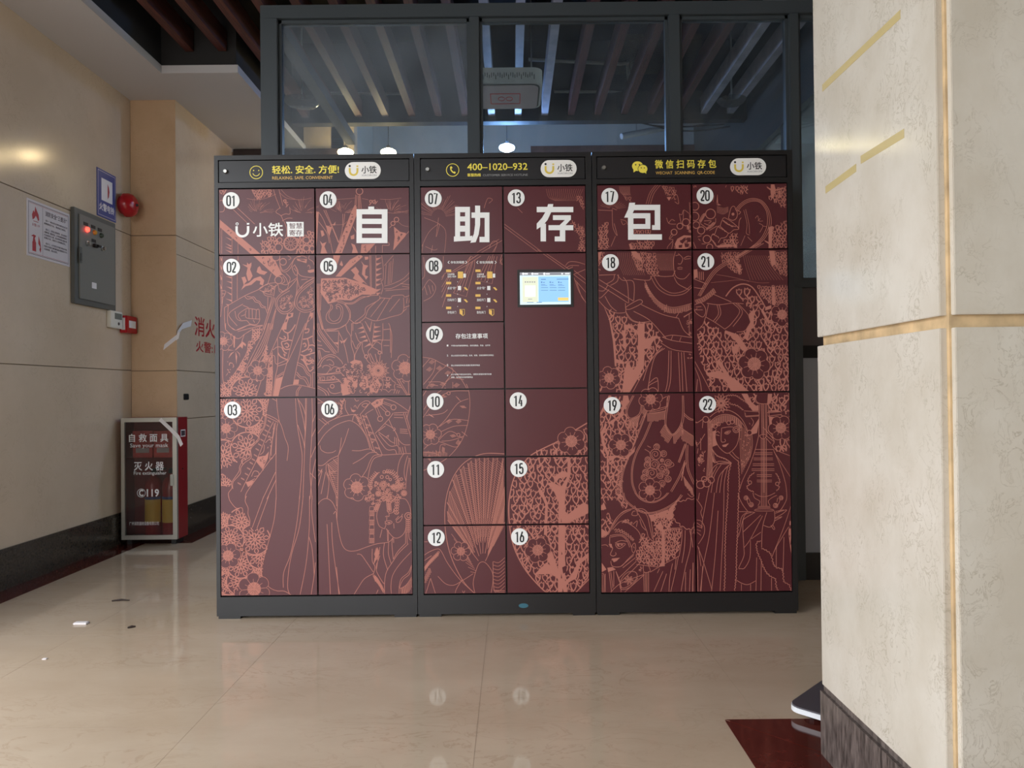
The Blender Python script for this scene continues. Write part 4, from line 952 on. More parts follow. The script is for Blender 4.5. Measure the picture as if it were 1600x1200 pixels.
S(K03a, '560 200 720 290 790 480 828 590 815 750; 690 10 700 150 725 300; 640 20 690 50; 600 30 562 210 540 350 480 430 470 500 382 600 380 700 300 750 260 820 250 880 170 1000 170 1070 130 1130 140 1200; 572 232 552 350 492 450 482 510 392 610 395 712 320 772 275 832 265 905 185 1000 182 1080; 560 225 710 300; 655 290 600 400 545 530 460 740 350 960 275 1115; 680 300 612 720 682 660; 665 310 632 600 630 690; 705 310 690 400 680 660; 690 370 685 880 690 1200; 682 880 530 1200; 687 970 580 1200; 640 710 530 860 350 1110 328 1200; 550 560 540 640 500 680; 600 500 560 540; 400 935 430 872 480 882 482 922 430 935; 460 762 540 862; 440 960 340 1010')
S(K03a, '912 10 930 300 972 560 992 700 982 950 960 1200; 936 10 1000 250 1030 440; 940 330 1000 500 1020 600; 950 40 1000 120 1030 220; 1030 10 1025 450 1012 900 1002 1200; 1042 10 1037 300 1017 600; 1105 10 1112 250 1105 450 1090 700 1085 900 1110 1200; 1150 200 1112 300; 1150 370 1105 470; 1150 580 1095 712; 1085 890 1150 960; 1150 730 1112 920 1085 1200')
FS(K03a, '480 702 560 690 602 640 590 720 535 845 455 755; 330 1000 430 980 400 1030 360 1060'); doodle(K03a, '490 715 560 700 585 715 535 820 475 750', 8, 2.6, 0.7, 4, 1); doodle(K03a, '600 420 680 320 620 640 560 640', 14, 2.4, 0.9)
emarks(K03a, '600 290 582 340 562 400 540 450 515 510 490 565 460 620 440 690 415 740 390 780 360 845 335 910 290 965 250 1020')
S(K03b, '130 0 150 60 220 142 290 142 302 230 340 252 382 330; 342 0 326 60 360 140 360 210 382 280 380 335; 545 0 410 372; 602 0 465 380; 690 0 670 250 630 430 540 760 520 880 542 970 612 1070 700 1112 790 1117 882 1170; 966 0 930 330 860 680 780 900 776 1075; 1006 0 960 370 880 650 840 860 826 1060 850 1150 882 1168; 1080 0 1076 400 1040 800 970 1168; 1110 0 1106 200 1150 540; 1070 470 1112 620 1136 920; 1150 780 1136 930 1100 1168')
# ---- door 06
S(K06a, '375 40 370 130 410 212; 660 70 560 190 540 212; 470 122 488 100 502 132; 510 142 540 90 600 50 640 50 668 72; 565 100 600 78 634 88 602 122z; 480 20 500 50 530 40; 820 20 950 60 1120 172; 1142 80 1112 180 1090 262; 932 190 880 262 720 432; 940 190 1102 180; 880 262 920 350 970 430 1002 510 1060 560 1132 562; 1052 190 1142 480 1150 562; 1077 190 1132 380; 940 212 1050 212; 942 242 1050 246; 1010 378 1100 384; 1010 400 1100 405; 1010 422 1112 430; 830 312 930 370 982 460; 760 402 842 340; 760 412 870 490 900 520 942 542; 730 442 850 612 950 620 972 670; 762 432 890 572 980 572 1002 620 1002 662; 870 480 880 450 850 470; 940 360 960 380 930 400; 950 470 950 560; 970 480 975 565; 990 500 1000 570; 1010 590 1030 660; 1040 590 1055 660; 1070 580 1085 660; 1140 40 1150 90')
FS(K06a, '432 118 450 150 500 160 470 182 445 172; 668 80 740 30 822 18 805 90 720 135'); doodle(K06a, '690 80 740 45 800 35 780 85 720 115', 12, 2.4, 0.6, 3, 1)
S(K06a, '722 130 765 232; 745 120 790 232; 772 112 848 182; 792 92 872 172; 800 72 908 112; 822 60 915 95; 600 210 640 180 700 145', 1.0); CI(K06a, '780 258 30; 868 196 26; 936 124 30', 1.1, 4)
S(K06a, '548 212 692 642; 575 212 715 640; 615 212 805 682; 490 205 560 350 620 470 662 602; 455 280 470 225 500 205', 1.2)
emarks(K06a, '590 235 630 335 662 425 695 505 738 605', 4.2, 0.2); ribs(K06a, '610 260 585 275; 650 350 615 370; 680 440 645 455; 715 520 680 540', 2.2)
doodle(K06a, '475 225 545 215 580 350 510 310', 14, 2.6, 0.8); ticks(K06a, '480 220 540 340', 7, 5, -3, 0.9)
S(K06a, '290 60 330 120 310 180; 250 60 300 90; 360 20 320 150; 240 260 300 220 340 190; 60 260 150 330; 100 250 180 320; 40 20 120 70 170 60; 40 75 100 70', 1.0); doodle(K06a, '300 30 370 20 330 200 230 270 250 230 310 150', 26, 2.6, 0.9)
S(K06a, '40 442 150 312 290 242 420 212 495 206; 40 582 130 440 250 340 380 286 450 286 540 350 620 470 660 602; 412 370 360 530 290 690; 326 478 310 620 290 690; 75 570 90 622 150 656 220 652 262 630; 40 800 110 802 200 732 290 690; 290 690 285 1200; 150 790 150 870 190 960 280 1190; 165 780 200 930 275 1130; 50 850 80 872 102 845; 102 870 45 1080; 142 880 90 1140; 152 900 182 1000 162 1190; 100 860 40 950; 450 630 540 632 660 612 740 660 800 682 1080 666 1150 666; 740 650 650 660 570 722 460 786; 790 680 710 690 660 760 620 860 530 992; 802 692 712 722 662 830 632 1002; 1062 660 1012 740 986 850 982 960; 1102 690 1072 800 1062 900 1080 982; 1122 722 1092 900 1080 1080; 1150 730 1110 720; 1130 740 1140 910 1150 920')
for y_ in range(730, 1160, 22): S(K06a, '%d %d 283 %d' % (175 + max(0, (y_ - 880)) * 0.36, y_ + (60 if y_ < 880 else 0), y_ - 10), 0.9)
S(K06a, '170 790 260 900; 180 850 250 960; 230 730 280 790', 0.9)
plum(K06a, 508, 1062, 160, 6, cfrac=0.44)
for (a, b, c_) in ((860, 1160, 80), (820, 1030, 50), (760, 1135, 38), (1010, 1050, 46), (940, 1060, 40), (1060, 1130, 40)): daisy(K06a, a, b, c_, 12, 0.9, 5)
ticks(K06a, '650 1110 680 980 750 890', 11, 4, -1.5, 1.3); ticks(K06a, '650 1110 680 980 750 890', 11, -3.5, -3, 1.3); ticks(K06a, '830 880 920 890 980 960 990 1040', 11, 3, -4, 1.3); ticks(K06a, '830 880 920 890 980 960 990 1040', 11, -4, 2, 1.3)
S(K06a, '650 1110 680 980 750 890; 830 880 920 890 980 960 990 1040; 640 1180 660 1100 700 1060', 1.2); CI(K06a, '800 940 18; 865 942 18; 828 880 15; 1030 965 15; 735 1025 14; 900 970 14; 655 1120 14', 1.1, 5); doodle(K06a, '660 1000 960 960 1080 1000 1080 1190 650 1190', 70, 3.0, 0.95, 4)
S(K06b, '40 132 80 62 150 30 220 72 270 172; 265 0 272 120; 285 0 275 282; 235 212 262 180 272 242; 160 330 180 700 202 1168; 215 310 222 520 252 780 312 1168; 272 832 302 1168; 270 240 302 440 342 580 402 640 500 642 620 600 740 562 880 540 932 490; 512 682 560 690 620 770 702 892; 702 912 600 970 530 1070 470 1168; 690 620 690 760 722 832 702 922; 420 0 440 30 520 45 530 0; 162 0 160 25', 1.15)
for k, y_ in enumerate(range(125, 545, 54)):
    S(K06b, '%d %d %d %d %d %d %d %dz' % (662 - 8 * (k % 2), y_, 708 + 6 * (k % 2), y_, 712, y_ + 48, 655, y_ + 48), 1.1, False)
    if k % 2: ticks(K06b, '662 %d 708 %d' % (y_ + 4, y_ + 4), 5, 0, 5.5, 0.7)
S(K06b, '752 160 742 250 770 350 832 386; 832 386 850 340 835 320; 850 382 930 480 990 492 1050 452 1082 380 1087 262; 840 300 900 290 922 312 880 335 855 322z; 970 292 1010 252 1042 240 1020 292 985 312z; 960 280 1000 235; 840 245 862 235 885 240 885 195; 780 90 752 180; 860 170 888 202 932 190 942 150; 940 150 950 205 985 215 1002 190; 1000 30 1080 40 1130 132 1142 230; 860 245 858 290; 865 390 870 530; 880 400 878 530; 805 390 780 490; 940 320 945 380; 1045 210 1030 240; 1075 235 1090 270', 1.15)
FS(K06b, '862 308 910 305 885 326'); CI(K06b, '1110 235 40; 1115 235 20', 1.2, 4)
for s_ in ('880 80 890 170', '985 30 970 190', '1110 290 1110 410', '760 90 730 170'):
    v = [float(t) for t in s_.split()]
    for t in range(6): CI(K06b, '%f %f 13' % (v[0] + (v[2] - v[0]) * t / 5 - 12, v[1] + (v[3] - v[1]) * t / 5) + '; %f %f 13' % (v[0] + (v[2] - v[0]) * t / 5 + 12, v[1] + (v[3] - v[1]) * t / 5), 0.9, 4)
doodle(K06b, '590 0 1060 0 1040 40 900 90 790 70 690 110 600 60', 60, 3.0, 1.0)
S(K06b, '932 490 920 560 936 742; 882 540 880 680 912 792; 832 550 822 700 872 872; 1112 560 1000 670 930 772 860 882 836 1000 836 1162; 1076 560 990 650 936 742; 1150 650 1012 800 930 930 910 1050 916 1162; 1116 400 1122 500 1150 522; 1080 420 1080 560; 1095 420 1100 560; 1150 812 1110 900 1030 970 1005 1062; 1150 832 1122 920 1052 980 1012 1082 1090 1042 1150 952; 742 792 740 880 800 992 832 1032; 780 700 742 800; 780 600 740 860; 940 500 940 550; 1005 1062 1005 1160; 760 1100 730 1165', 1.15)
ticks(K06b, '1020 1082 1090 1042 1150 962', 8, 1.5, 12, 1.0, loop=True); ticks(K06b, '700 922 740 960 800 1060', 9, 4, 10, 1.3, loop=True); ticks(K06b, '745 600 720 680', 5, 3, 9, 1.2, loop=True); ticks(K06b, '760 640 740 740', 5, -5, 9, 1.2)
# ---- doors 07, 13, 08, 09, screen panel
S(c2, '785 690 1110 930; 785 715 1075 930; 770 830 600 930 480 1010; 745 820 560 930; 660 900 690 840 730 850 690 960; 690 930 720 880; 240 640 220 800 250 690; 120 640 240 690 300 760 290 930; 100 880 160 760 240 690; 130 880 200 910 230 900; 110 860 100 930; 190 870 180 930; 620 560 650 480 690 490 660 520; 1340 690 1380 680; 900 560 940 600', 0.7)
for k in range(26):
    a = -math.pi * (0.05 + 0.9 * k / 26); S(c2, '%f %f %f %f' % (240 + 60 * math.cos(a), 640 + 70 * math.sin(a), 240 + 190 * math.cos(a), 640 + rng.uniform(150, 230) * math.sin(a)), 0.4)
for k in range(18): S(c2, '%f 400 %f 470 %f 500' % (1140 + k * 18, 1160 + k * 15, 1220 + k * 10), 0.4)
tulips([(c2, '1370 450 1440 460 1465 560 1440 570'), (c2, '1340 660 1400 690 1465 720 1465 930 1400 930 1420 800 1380 750')], 5.0, 0.9)
S(K6, '990 0 1225 165; 1060 30 1250 160; 1220 130 1250 100 1310 100 1380 120; 1225 150 1260 130 1330 130; 1240 160 1280 140; 1290 170 1390 250; 1270 190 1390 280; 1290 200 1385 160; 1290 230 1330 340 1388 435; 1310 260 1350 380 1388 430; 1300 250 1388 350; 685 90 700 40; 685 90 712 130', 0.85)
S(c8, '0 440 60 362 170 342 440 172 620 50; 170 370 460 210 700 55; 0 480 40 400; 520 60 410 340 210 715; 450 150 520 60 560 80; 592 120 585 250 440 782 210 716; 560 150 470 430 390 700; 540 160 430 430 330 700; 500 180 270 700; 0 610 110 430; 0 700 130 430; 0 800 160 440; 10 970 140 560; 850 50 635 490 900 552 992 60; 880 60 700 490; 912 60 770 500; 942 60 820 510; 1090 90 1040 180 1085 215; 30 60 20 260', 0.85, False)
S(K6, '50 330 100 250 130 260 160 310 130 380 60 420; 70 300 90 370; 100 290 120 360; 130 290 140 340; 60 60 70 200 50 240', 0.85)
S(K6, '45 876 130 890 210 930 300 980 370 1060 415 1135; 85 1130 170 1010 230 960 260 930; 60 1100 140 1000 160 900; 50 960 110 890; 210 1130 280 1050 390 1060; 240 1080 300 1000 290 960; 100 1080 200 1080 240 1110; 120 1100 180 1110; 300 1130 300 1080', 1.0)
for x_, y_ in ((100, 920), (160, 970), (230, 1010), (80, 980), (190, 1100), (300, 1110), (100, 1110)): ticks(K6, '%d %d %d %d' % (x_, y_, x_ + 30, y_ + 16), 4, 5.5, -4.5, 0.7)
# ---- doors 10, 11, 12
S(KD, '255 0 268 40 273 110 262 200 230 290 175 360 120 400 35 440; 35 60 60 20; 35 170 100 85 170 40 265 35; 40 130 90 60 150 20; 100 230 150 180 210 100 265 75; 120 215 180 180 265 185; 110 250 190 215 262 210; 100 300 170 240 235 275; 130 290 180 285 240 265; 40 330 100 290 200 320 225 290; 160 130 130 150 50 160; 200 110 215 95; 120 350 125 310 150 310; 35 345 90 350 130 370', 1.0)
for x_, y_, dx_, dy_ in ((60, 90, 6, -5), (120, 60, 7, -2), (200, 60, 4, 5), (220, 110, 7, 0), (150, 190, 6, -4), (200, 190, 6, -4), (230, 240, 5, 4), (170, 260, 7, -2), (60, 380, 0, -8), (100, 360, 0, -8), (130, 340, 1, -8), (200, 300, 4, -6), (60, 150, 6, 3)): ticks(KD, '%d %d %d %d' % (x_, y_, x_ + 14, y_ + 12), 4, dx_, dy_, 0.7)
ticks(KD, '35 365 160 372', 16, 0, -8, 0.8); CI(KD, '165 47 8; 215 258 8', 0.9, 3); plum(KD, 73, 256, 56, 6)
S(KD, '450 354 340 354 250 395 190 470 155 570 146 680 158 800 188 900 240 1000 300 1064', 1.4)
tips = [(160, 690), (157, 600), (185, 485), (222, 430), (262, 400), (300, 378), (345, 374), (390, 374), (440, 376), (450, 520), (450, 700)]
base_ = (338, 925)
ell = pts_of(KD, '452 354 340 354 250 395 190 470 155 570 146 680 158 800 188 900 245 1000 300 960 320 910 350 905 385 950 395 900 452 870')
clf = Clip(lambda p: inside(p, ell), 2)
for i, (tx, ty) in enumerate(tips):
    a, b = KD(*base_), KD(tx, ty); l0 = lambda t: (a[0] + (b[0] - a[0]) * t, a[1] + (b[1] - a[1]) * t)
    clf.stroke([l0(0.12 + 0.1 * (i % 2)), l0(0.5), b], 0.85); clf.stroke([(l0(0.45)[0] + 0.9, l0(0.45)[1]), (b[0] + 1.4, b[1] + 0.5)], 0.6)
    if i < len(tips) - 1:
        c_ = KD(*tips[i + 1]); mid_ = ((b[0] + c_[0]) / 2, (b[1] + c_[1]) / 2)
        clf.stroke([(a[0] + (mid_[0] - a[0]) * .35, a[1] + (mid_[1] - a[1]) * .35), mid_], 0.7)
        n = 46
        for k in range(6, n):
            t = k / n
            for e0, e1 in ((b, mid_), (mid_, c_)):
                t2 = min(1, t + (0.035 if e0 is b else -0.035))
                p = (a[0] + (e0[0] - a[0]) * t, a[1] + (e0[1] - a[1]) * t); q = (a[0] + (e1[0] - a[0]) * t2, a[1] + (e1[1] - a[1]) * t2)
                if math.hypot(e0[0] - e1[0], e0[1] - e1[1]) * t > 1.5 and t > 0.25: clf.stroke([p, q], 0.55)
clf.done()
for k in range(9): S(KD, '%d %d %d %d' % (180 + k * 12, 760 + k * 24, 262 + k * 6, 870 + k * 11), 0.8)
FD(KD, '300 960 320 910 350 905 385 950 390 1000 380 1064 300 1064 290 1010', 3)
S(KD, '36 872 70 850 110 836 130 850 162 910 222 990 300 1064; 300 960 320 910 350 905 385 950 390 1000 380 1064; 300 960 290 1010 300 1064; 112 975 150 1012 190 1020 230 1000 290 962; 36 800 60 800; 36 900 80 870; 75 985 100 1064; 50 1064 75 985; 235 990 205 1040 200 1064; 236 1048 242 1060 248 1048; 390 900 395 1040 420 1064; 400 1046 450 1048; 400 1054 450 1056', 1.05, layer=4)
for k in range(9): S(KD, '392 %d 420 %d 450 %d' % (900 + k * 18, 905 + k * 18, 880 + k * 18), 0.9, layer=4)
ticks(KD, '120 845 75 890 45 930', 12, -3, 8, 1.0, loop=True); ticks(KD, '70 930 40 990', 6, 2, 7, 1.0, loop=True); plum(KD, 228, 848, 50, 6)
# ---- doors 14, 15, 16
edge = '872 195 780 250 720 290 600 350 550 395 500 470 476 560 470 650 480 760 505 850 560 950 640 1040 680 1066'
tulips([(KD, edge + ' 800 1066 882 985 882 195')], 11.4, 2.0, 0)
S(KD, edge, 2.2, layer=1)
FS(KD, '718 1066 722 600 690 525 660 505 690 498 736 520 766 470 768 375 782 375 784 455 758 530 752 640 770 660 850 600 882 618 882 650 800 690 755 715 755 1000 798 960 818 900 882 848 882 870 832 912 812 985 762 1012 768 1066; 600 965 660 905 720 948 722 992 690 962 640 965; 640 540 668 605 664 765 648 765 655 612 620 530; 655 870 690 850 720 940 700 960; 700 470 740 440 770 450 770 470 720 480 700 510', 2)
FD(KD, '735 680 738 700 734 700; 737 850 742 862 736 866; 735 960 740 985 734 985; 742 1035 748 1055 741 1055; 740 930 760 920 762 955 745 960', 3)
S(KD, '880 985 800 1066', 2.0); plum(KD, 787, 290, 72, 6, 0.4); plum(KD, 617, 842, 66, 6)
# ---- doors 18 and 21
tulips([(KE, '105 455 200 510 270 510 330 590 480 590 530 690 540 760 430 900 325 1098 190 1098 205 900 190 700 160 560'), (KE, '60 1000 160 1098 60 1098')], 10.8, 2.0)
FS(KE, '362 590 412 590 408 900 352 1012 300 1098 250 1098 258 960 278 880 330 930 362 880; 108 455 160 560 195 720 205 905 192 905 178 720 150 560; 258 600 300 600 352 640 352 700 330 640 300 625 262 650; 250 640 272 640 275 760 255 760; 410 710 490 680 530 690 490 700 440 770 410 780; 200 850 258 870 262 890 205 880', 1)
tulips([(KE, '785 690 860 555 960 632 1090 652 1180 600 1190 480 1130 420 1040 385 1120 310 1200 330 1300 470 1482 500 1482 1098 905 1098 840 920')], 10.8, 2.0)
FS(KE, '1005 640 1100 672 1180 790 1130 790 1060 690 1000 660; 860 955 960 938 1080 1000 1190 1098 1060 1098 1000 1005 900 985; 960 850 1040 980 1020 1000 940 870; 1260 1040 1278 1040 1278 1098 1258 1098; 1180 520 1220 480 1215 600 1190 640 1170 720 1150 700; 1300 470 1345 455 1345 480 1300 495; 1280 480 1335 580 1325 600 1270 500', 1)
FS(KE, '1050 740 1068 760 1085 740 1110 750 1100 800 1070 820 1055 790', 2)
S(KE, '1010 390 1060 330 1130 300 1200 320 1260 400 1300 470', 2.2)
plum(KE, 150, 990, 84, 6); plum(KE, 1218, 888, 118, 6, 0.2); plum(KE, 1424, 525, 86, 6)
FD(KE, '530 760 620 800 760 800 780 850 900 1098 325 1098 420 920', 3)
FD(KE, '1100 445 1170 520 1190 580 1150 645 1090 652 1000 632 930 580 860 540 870 440 960 450', 3)
S(KE, '640 60 625 130 640 240 700 262 745 220; 660 75 692 110 680 150 658 150; 652 182 675 176 692 182; 655 190 690 190; 700 112 730 95 755 100; 705 118 750 112; 640 92 668 85; 630 250 660 300 740 342; 620 240 640 200; 455 240 510 332 600 382 700 372 760 322; 480 240 530 320 612 366 700 352 755 310; 412 272 450 352 520 432 620 472 760 442; 330 262 442 272 470 240 560 245 630 240; 75 265 200 345 330 425; 65 300 190 375 290 440; 275 470 370 415 392 440 300 486z; 210 232 250 272 330 285 332 422; 255 250 285 300 295 440; 220 230 210 280 160 310; 190 230 180 270 130 300; 75 235 200 230; 60 345 110 350 140 310; 60 395 90 400 150 340; 120 390 160 460 205 500; 60 405 130 480 200 512 270 510; 270 500 330 570 460 592; 270 440 282 530 342 580 450 576; 330 500 440 560 520 642 570 700; 385 450 540 522 662 552; 662 552 700 640 760 692; 672 500 640 550; 575 450 555 510; 540 690 620 716 760 736; 530 732 620 782 760 802; 545 690 620 676 760 694; 620 676 605 715; 680 690 668 722; 530 760 420 920 322 1098; 560 772 480 850 430 1098; 545 770 455 860 400 1010; 590 790 582 1000 562 1098; 606 790 602 1000 580 1098; 660 802 672 1098; 682 802 692 1098; 700 802 722 1098; 440 1032 502 990 512 1090; 450 1090 440 1050 510 1010; 720 500 760 480; 700 540 770 500; 740 520 740 680', 1.05, layer=4)
ticks(KE, '415 285 455 360 525 440 620 480 750 450', 26, 0.6, 8, 1.0, 4, loop=True)
doodle(KE, '715 560 765 520 765 680 730 670', 16, 2.6, 0.8, 4); doodle(KE, '725 810 765 810 765 860 725 860', 8, 2.6, 0.9, 4)
for k in range(12): S(KE, '%d 70 %d 150 %d 235' % (215 + k * 14, 225 + k * 14, 260 + k * 14), 0.4)
for k in range(14): S(KE, '%d 75 %d 150 %d 200' % (490 + k * 10, 505 + k * 9, 530 + k * 7), 0.45)
for k in range(12): S(KE, '%d 90 %d 180 %d 270' % (1140 + k * 15, 1160 + k * 18, 1190 + k * 22), 0.45)
S(KE, '900 290 1000 280 1120 270 1250 290 1330 290; 940 230 1060 250 1180 280', 0.5)
tulips([(KE, '310 60 492 60 522 240 460 232 350 190'), (KE, '66 60 120 60 90 190 66 230'), (KE, '965 75 1110 60 1140 240 1060 205 985 140'), (KE, '1310 55 1470 55 1470 240 1390 230 1340 150'), (KE, '1240 310 1480 310 1480 460 1340 450 1260 380')], 5.6, 1.1)
FS(KE, '310 55 330 100 400 140 380 90 350 60; 1330 55 1370 55 1380 150 1350 170 1340 120; 1060 110 1120 170 1112 235 1100 190; 1350 320 1372 320 1372 460 1350 450; 770 195 800 190 800 250 775 262; 60 70 100 60 80 130', 1)
S(KE, '1290 0 1100 112 940 212 822 390; 1250 0 1085 95 920 200 805 385; 1272 0 1092 104 930 206 814 388; 870 442 960 452 1060 440 1140 445; 882 450 862 542; 960 452 972 520 930 582; 945 452 955 520 915 575; 860 542 930 582 1002 632; 1060 440 1112 500 1050 592 1002 632; 1082 440 1132 510 1062 612; 1100 445 1170 520 1190 580 1150 642 1090 652; 912 372 1050 432; 760 322 840 332 860 300; 770 260 870 300; 780 452 830 440 862 490 842 542 790 512 775 480; 790 470 830 465; 790 490 840 490; 860 542 840 600 800 640; 700 545 800 480; 775 860 830 960 900 1098; 775 900 815 1000 830 1098; 790 1098 800 1000', 1.05, layer=4)
ticks(KE, '780 420 850 390 920 330', 10, 3.5, 6, 1.0, 4, loop=True)
S(KE, '770 210 775 260; 800 205 805 260; 830 210 830 270; 815 210 818 270; 845 210 845 270', 1.2)
# ---- doors 17 and 20
tulips([(K17, '45 680 230 590 200 800 220 1000 190 1060 40 1060'), (K17, '540 960 640 900 950 900 920 1060 560 1060'), (K17, '610 740 910 745 900 800 610 800')], 6.0, 1.1)
FS(K17, '530 960 570 960 600 1060 560 1060; 1125 230 1200 225 1160 285')
S(K17, '960 30 860 160 800 335; 1035 30 925 170 870 335; 995 30 890 165 835 335; 1320 490 1350 640; 1390 430 1380 590; 1320 490 1362 502 1392 430 1472 482; 1480 310 1490 480; 1480 480 1490 640; 1120 550 1160 640 1270 650; 1150 640 1200 580 1250 600; 1210 790 1160 880 1222 900 1140 1000 1132 1050; 1222 920 1200 1030 1160 1055; 1170 880 1222 830; 1240 990 1260 1050; 1200 260 1280 190 1310 330 1250 300; 1240 230 1250 270 1270 250; 400 580 480 600 510 660; 410 600 440 660 480 640; 340 830 280 690 270 420; 300 640 350 830; 320 840 250 1000; 270 400 340 430; 50 430 270 440', 0.85)
for k in range(14):
    a = -math.pi * (0.1 + 0.8 * k / 14); S(K17, '%f %f %f %f' % (280 + 60 * math.cos(a), 430 + 60 * math.sin(a), 280 + 220 * math.cos(a), 430 + 150 * math.sin(a)), 0.4)
for k in range(10): S(K17, '%d 60 %d 150 %d 200' % (380 + k * 18, 400 + k * 16, 450 + k * 12), 0.5)
tulips([(K17, '450 190 560 200 580 300 440 300'), (K17, '1050 40 1240 60 1300 180 1150 220 1060 150')], 5.0, 0.7)
CI(K17, '1425 622 56; 1330 682 46; 1238 776 46', 1.1, 3); FS(K17, '1250 960 1290 880 1390 825 1510 830 1512 1000 1400 1052 1265 1035'); FD(K17, '1330 920 1400 860 1420 900 1370 960; 1440 860 1500 860 1500 930 1440 930; 1310 980 1370 970 1360 1020 1310 1020; 1400 960 1480 960 1460 1010 1410 1010', 3); doodle(K17, '1270 960 1390 840 1500 840 1500 1000 1400 1040', 20, 2.6, 0.8, 4, 1); doodle(K17, '1420 680 1500 640 1500 790 1440 760', 16, 2.2, 0.8)
tulips([(K20, '560 40 960 40 930 180 720 165'), (K20, '1100 180 1250 205 1300 60 1565 40 1565 390 1440 390 1390 320 1260 250'), (K20, '1310 700 1565 590 1565 1040 1310 1040'), (K20, '540 890 700 780 810 780 790 940 770 1020 480 1010')], 6.4, 1.2)
FS(K20, '1268 700 1335 680 1315 1040 1268 1040; 1308 30 1362 30 1385 120 1345 245 1312 245 1302 130; 1240 60 1310 100 1310 130 1250 85; 1360 110 1500 85 1500 100 1370 135; 1430 130 1460 130 1455 230 1435 230; 1200 900 1268 930 1268 960 1210 920; 1300 720 1370 690 1320 740; 1390 780 1460 690 1410 760; 700 880 780 1020 740 1020 690 900; 450 990 640 960 740 1000 480 1020', 1)
FD(K20, '640 560 680 400 730 370 790 490 760 570 800 720 720 745 640 795 600 860 520 880 420 820 510 680 540 590 580 550', 2)
S(K20, '640 560 680 402 730 372 760 432 782 490 762 562 702 592 640 562; 510 682 540 592 580 552 700 622 802 722 722 742 640 792 510 682; 420 822 470 692 510 682; 640 792 600 852 520 872; 550 595 640 660 760 690; 420 822 400 800 370 870 450 1000; 520 872 480 940; 340 750 460 680; 760 430 830 460 800 500; 840 550 810 600 800 730; 180 600 240 500 290 480; 200 640 330 720 430 640 440 560; 260 600 370 600 330 640; 260 640 350 670 390 630; 90 930 130 1030; 160 850 220 830; 170 880 200 910; 220 960 280 960', 1.05, layer=4)
wavy(K20, '560 590 640 650 720 700', 0.8, 2.4, 1.0, 4); wavy(K20, '480 690 560 740 620 780', 0.8, 2.4, 1.0, 4); wavy(K20, '390 810 460 840 500 880', 0.8, 2.4, 1.0, 4); wavy(K20, '370 890 420 940 450 990', 0.8, 2.4, 1.0, 4)
CI(K20, '360 492 76; 115 372 62; 112 530 66; 135 665 52; 212 750 56; 302 886 60; 345 1010 48; 712 495 16; 712 495 9', 1.15, 5)
for t in range(9): CI(K20, '%f %f 12; %f %f 12' % (200 + t * 9, 615 - t * 15, 300 + t * 14, 730 - t * 12), 0.8, 5)
S(K20, '750 425 820 342 920 272 1040 250 1170 290 1270 422 1312 602 1282 742 1182 902 1010 1030 800 1160; 785 455 850 372 940 312 1050 290 1150 322 1232 442 1252 582 1230 722 1142 882 980 1020 760 1150; 768 440 835 357 930 292 1045 270 1160 306 1250 432 1282 592 1256 732 1162 892 995 1025 780 1155', 1.0, layer=4)
S(K20, '880 430 930 640 920 790 970 820; 910 420 960 640 970 800; 830 990 900 830; 940 850 1010 920; 1060 560 1100 520 1120 600 1180 600; 1100 600 1140 560; 1120 640 1180 680 1130 780; 1180 680 1240 690; 470 190 460 340 520 350; 420 200 400 300', 0.75)
FS(K20, '470 190 480 330 530 355 480 350 462 300'); tulips([(K20, '75 30 200 30 180 60 75 90'), (K17, '1500 180 1512 180 1512 780 1490 780')], 5, 1.2)
for k in range(9): S(K20, '460 %d 560 %d 640 %d' % (370 + k * 12, 400 + k * 12, 380 + k * 9), 0.4)
# ---- door 19
tulips([(K19a, '45 290 160 60 440 60 360 240 400 350 520 400 500 560 420 740 330 960 310 1200 45 1200'), (K19b, '50 0 320 0 340 80 430 150 330 190 250 180 190 330 150 480 60 520')], 11.0, 2.0)
FS(K19a, '330 60 385 60 400 130 330 240 320 300 230 360 200 420 180 360 270 300 310 230 320 130; 45 290 160 60 190 60 100 240 60 310; 60 500 120 390 140 400 90 520 120 640 150 720 158 1010 135 1010 135 760 80 620; 150 770 250 760 350 790 345 815 250 785 170 830; 330 810 440 700 470 650 460 720 380 800', 1)
FS(K19b, '50 190 100 110 130 190 50 210; 240 20 300 10 330 60 300 50; 620 260 700 250 860 190 960 90 1020 20 940 130 910 220 910 300 860 330 830 280 720 300 660 340; 770 330 800 440 830 430 880 330 900 340 850 430 812 460 812 860 740 868 780 800 776 460 700 390 720 380; 60 410 130 460 150 490 60 530', 1)
FD(K19b, '690 262 705 265 698 280; 735 262 745 270 735 278; 850 195 865 200 855 212; 840 235 850 245 838 250; 50 210 130 200 130 290 50 300; 110 90 260 90 330 190 210 300 190 330 140 170', 2)
tulips([(K19b, '640 260 900 200 920 330 880 420 1012 430 970 740 740 862 480 832 460 740 540 500 540 400 600 520 680 580 690 400')], 6.2, 1.5)
plum(K19a, 650, 105, 140, 6); plum(K19a, 300, 640, 142, 6); plum(K19a, 640, 1170, 138, 6)
FD(K19a, '440 60 360 235 405 345 525 285 550 170 560 60; 870 60 830 390 910 510 1010 360 1020 60', 3)
S(K19a, '440 60 360 235 405 342 528 285 552 170; 456 60 376 235 411 325 515 275 540 160; 872 60 830 392 910 512 1012 360 1022 60; 856 60 815 382 906 526 1030 372 1035 60; 640 222 660 252 832 202 842 100 860 60; 655 240 830 190; 630 262 700 267 832 237; 760 110 840 70; 1035 262 1100 320 1155 342; 1035 285 1100 340 1155 350; 1012 442 1080 490 1160 542; 1012 425 1010 360; 1160 360 1200 380; 570 170 580 230; 520 400 560 300', 1.1, layer=4)
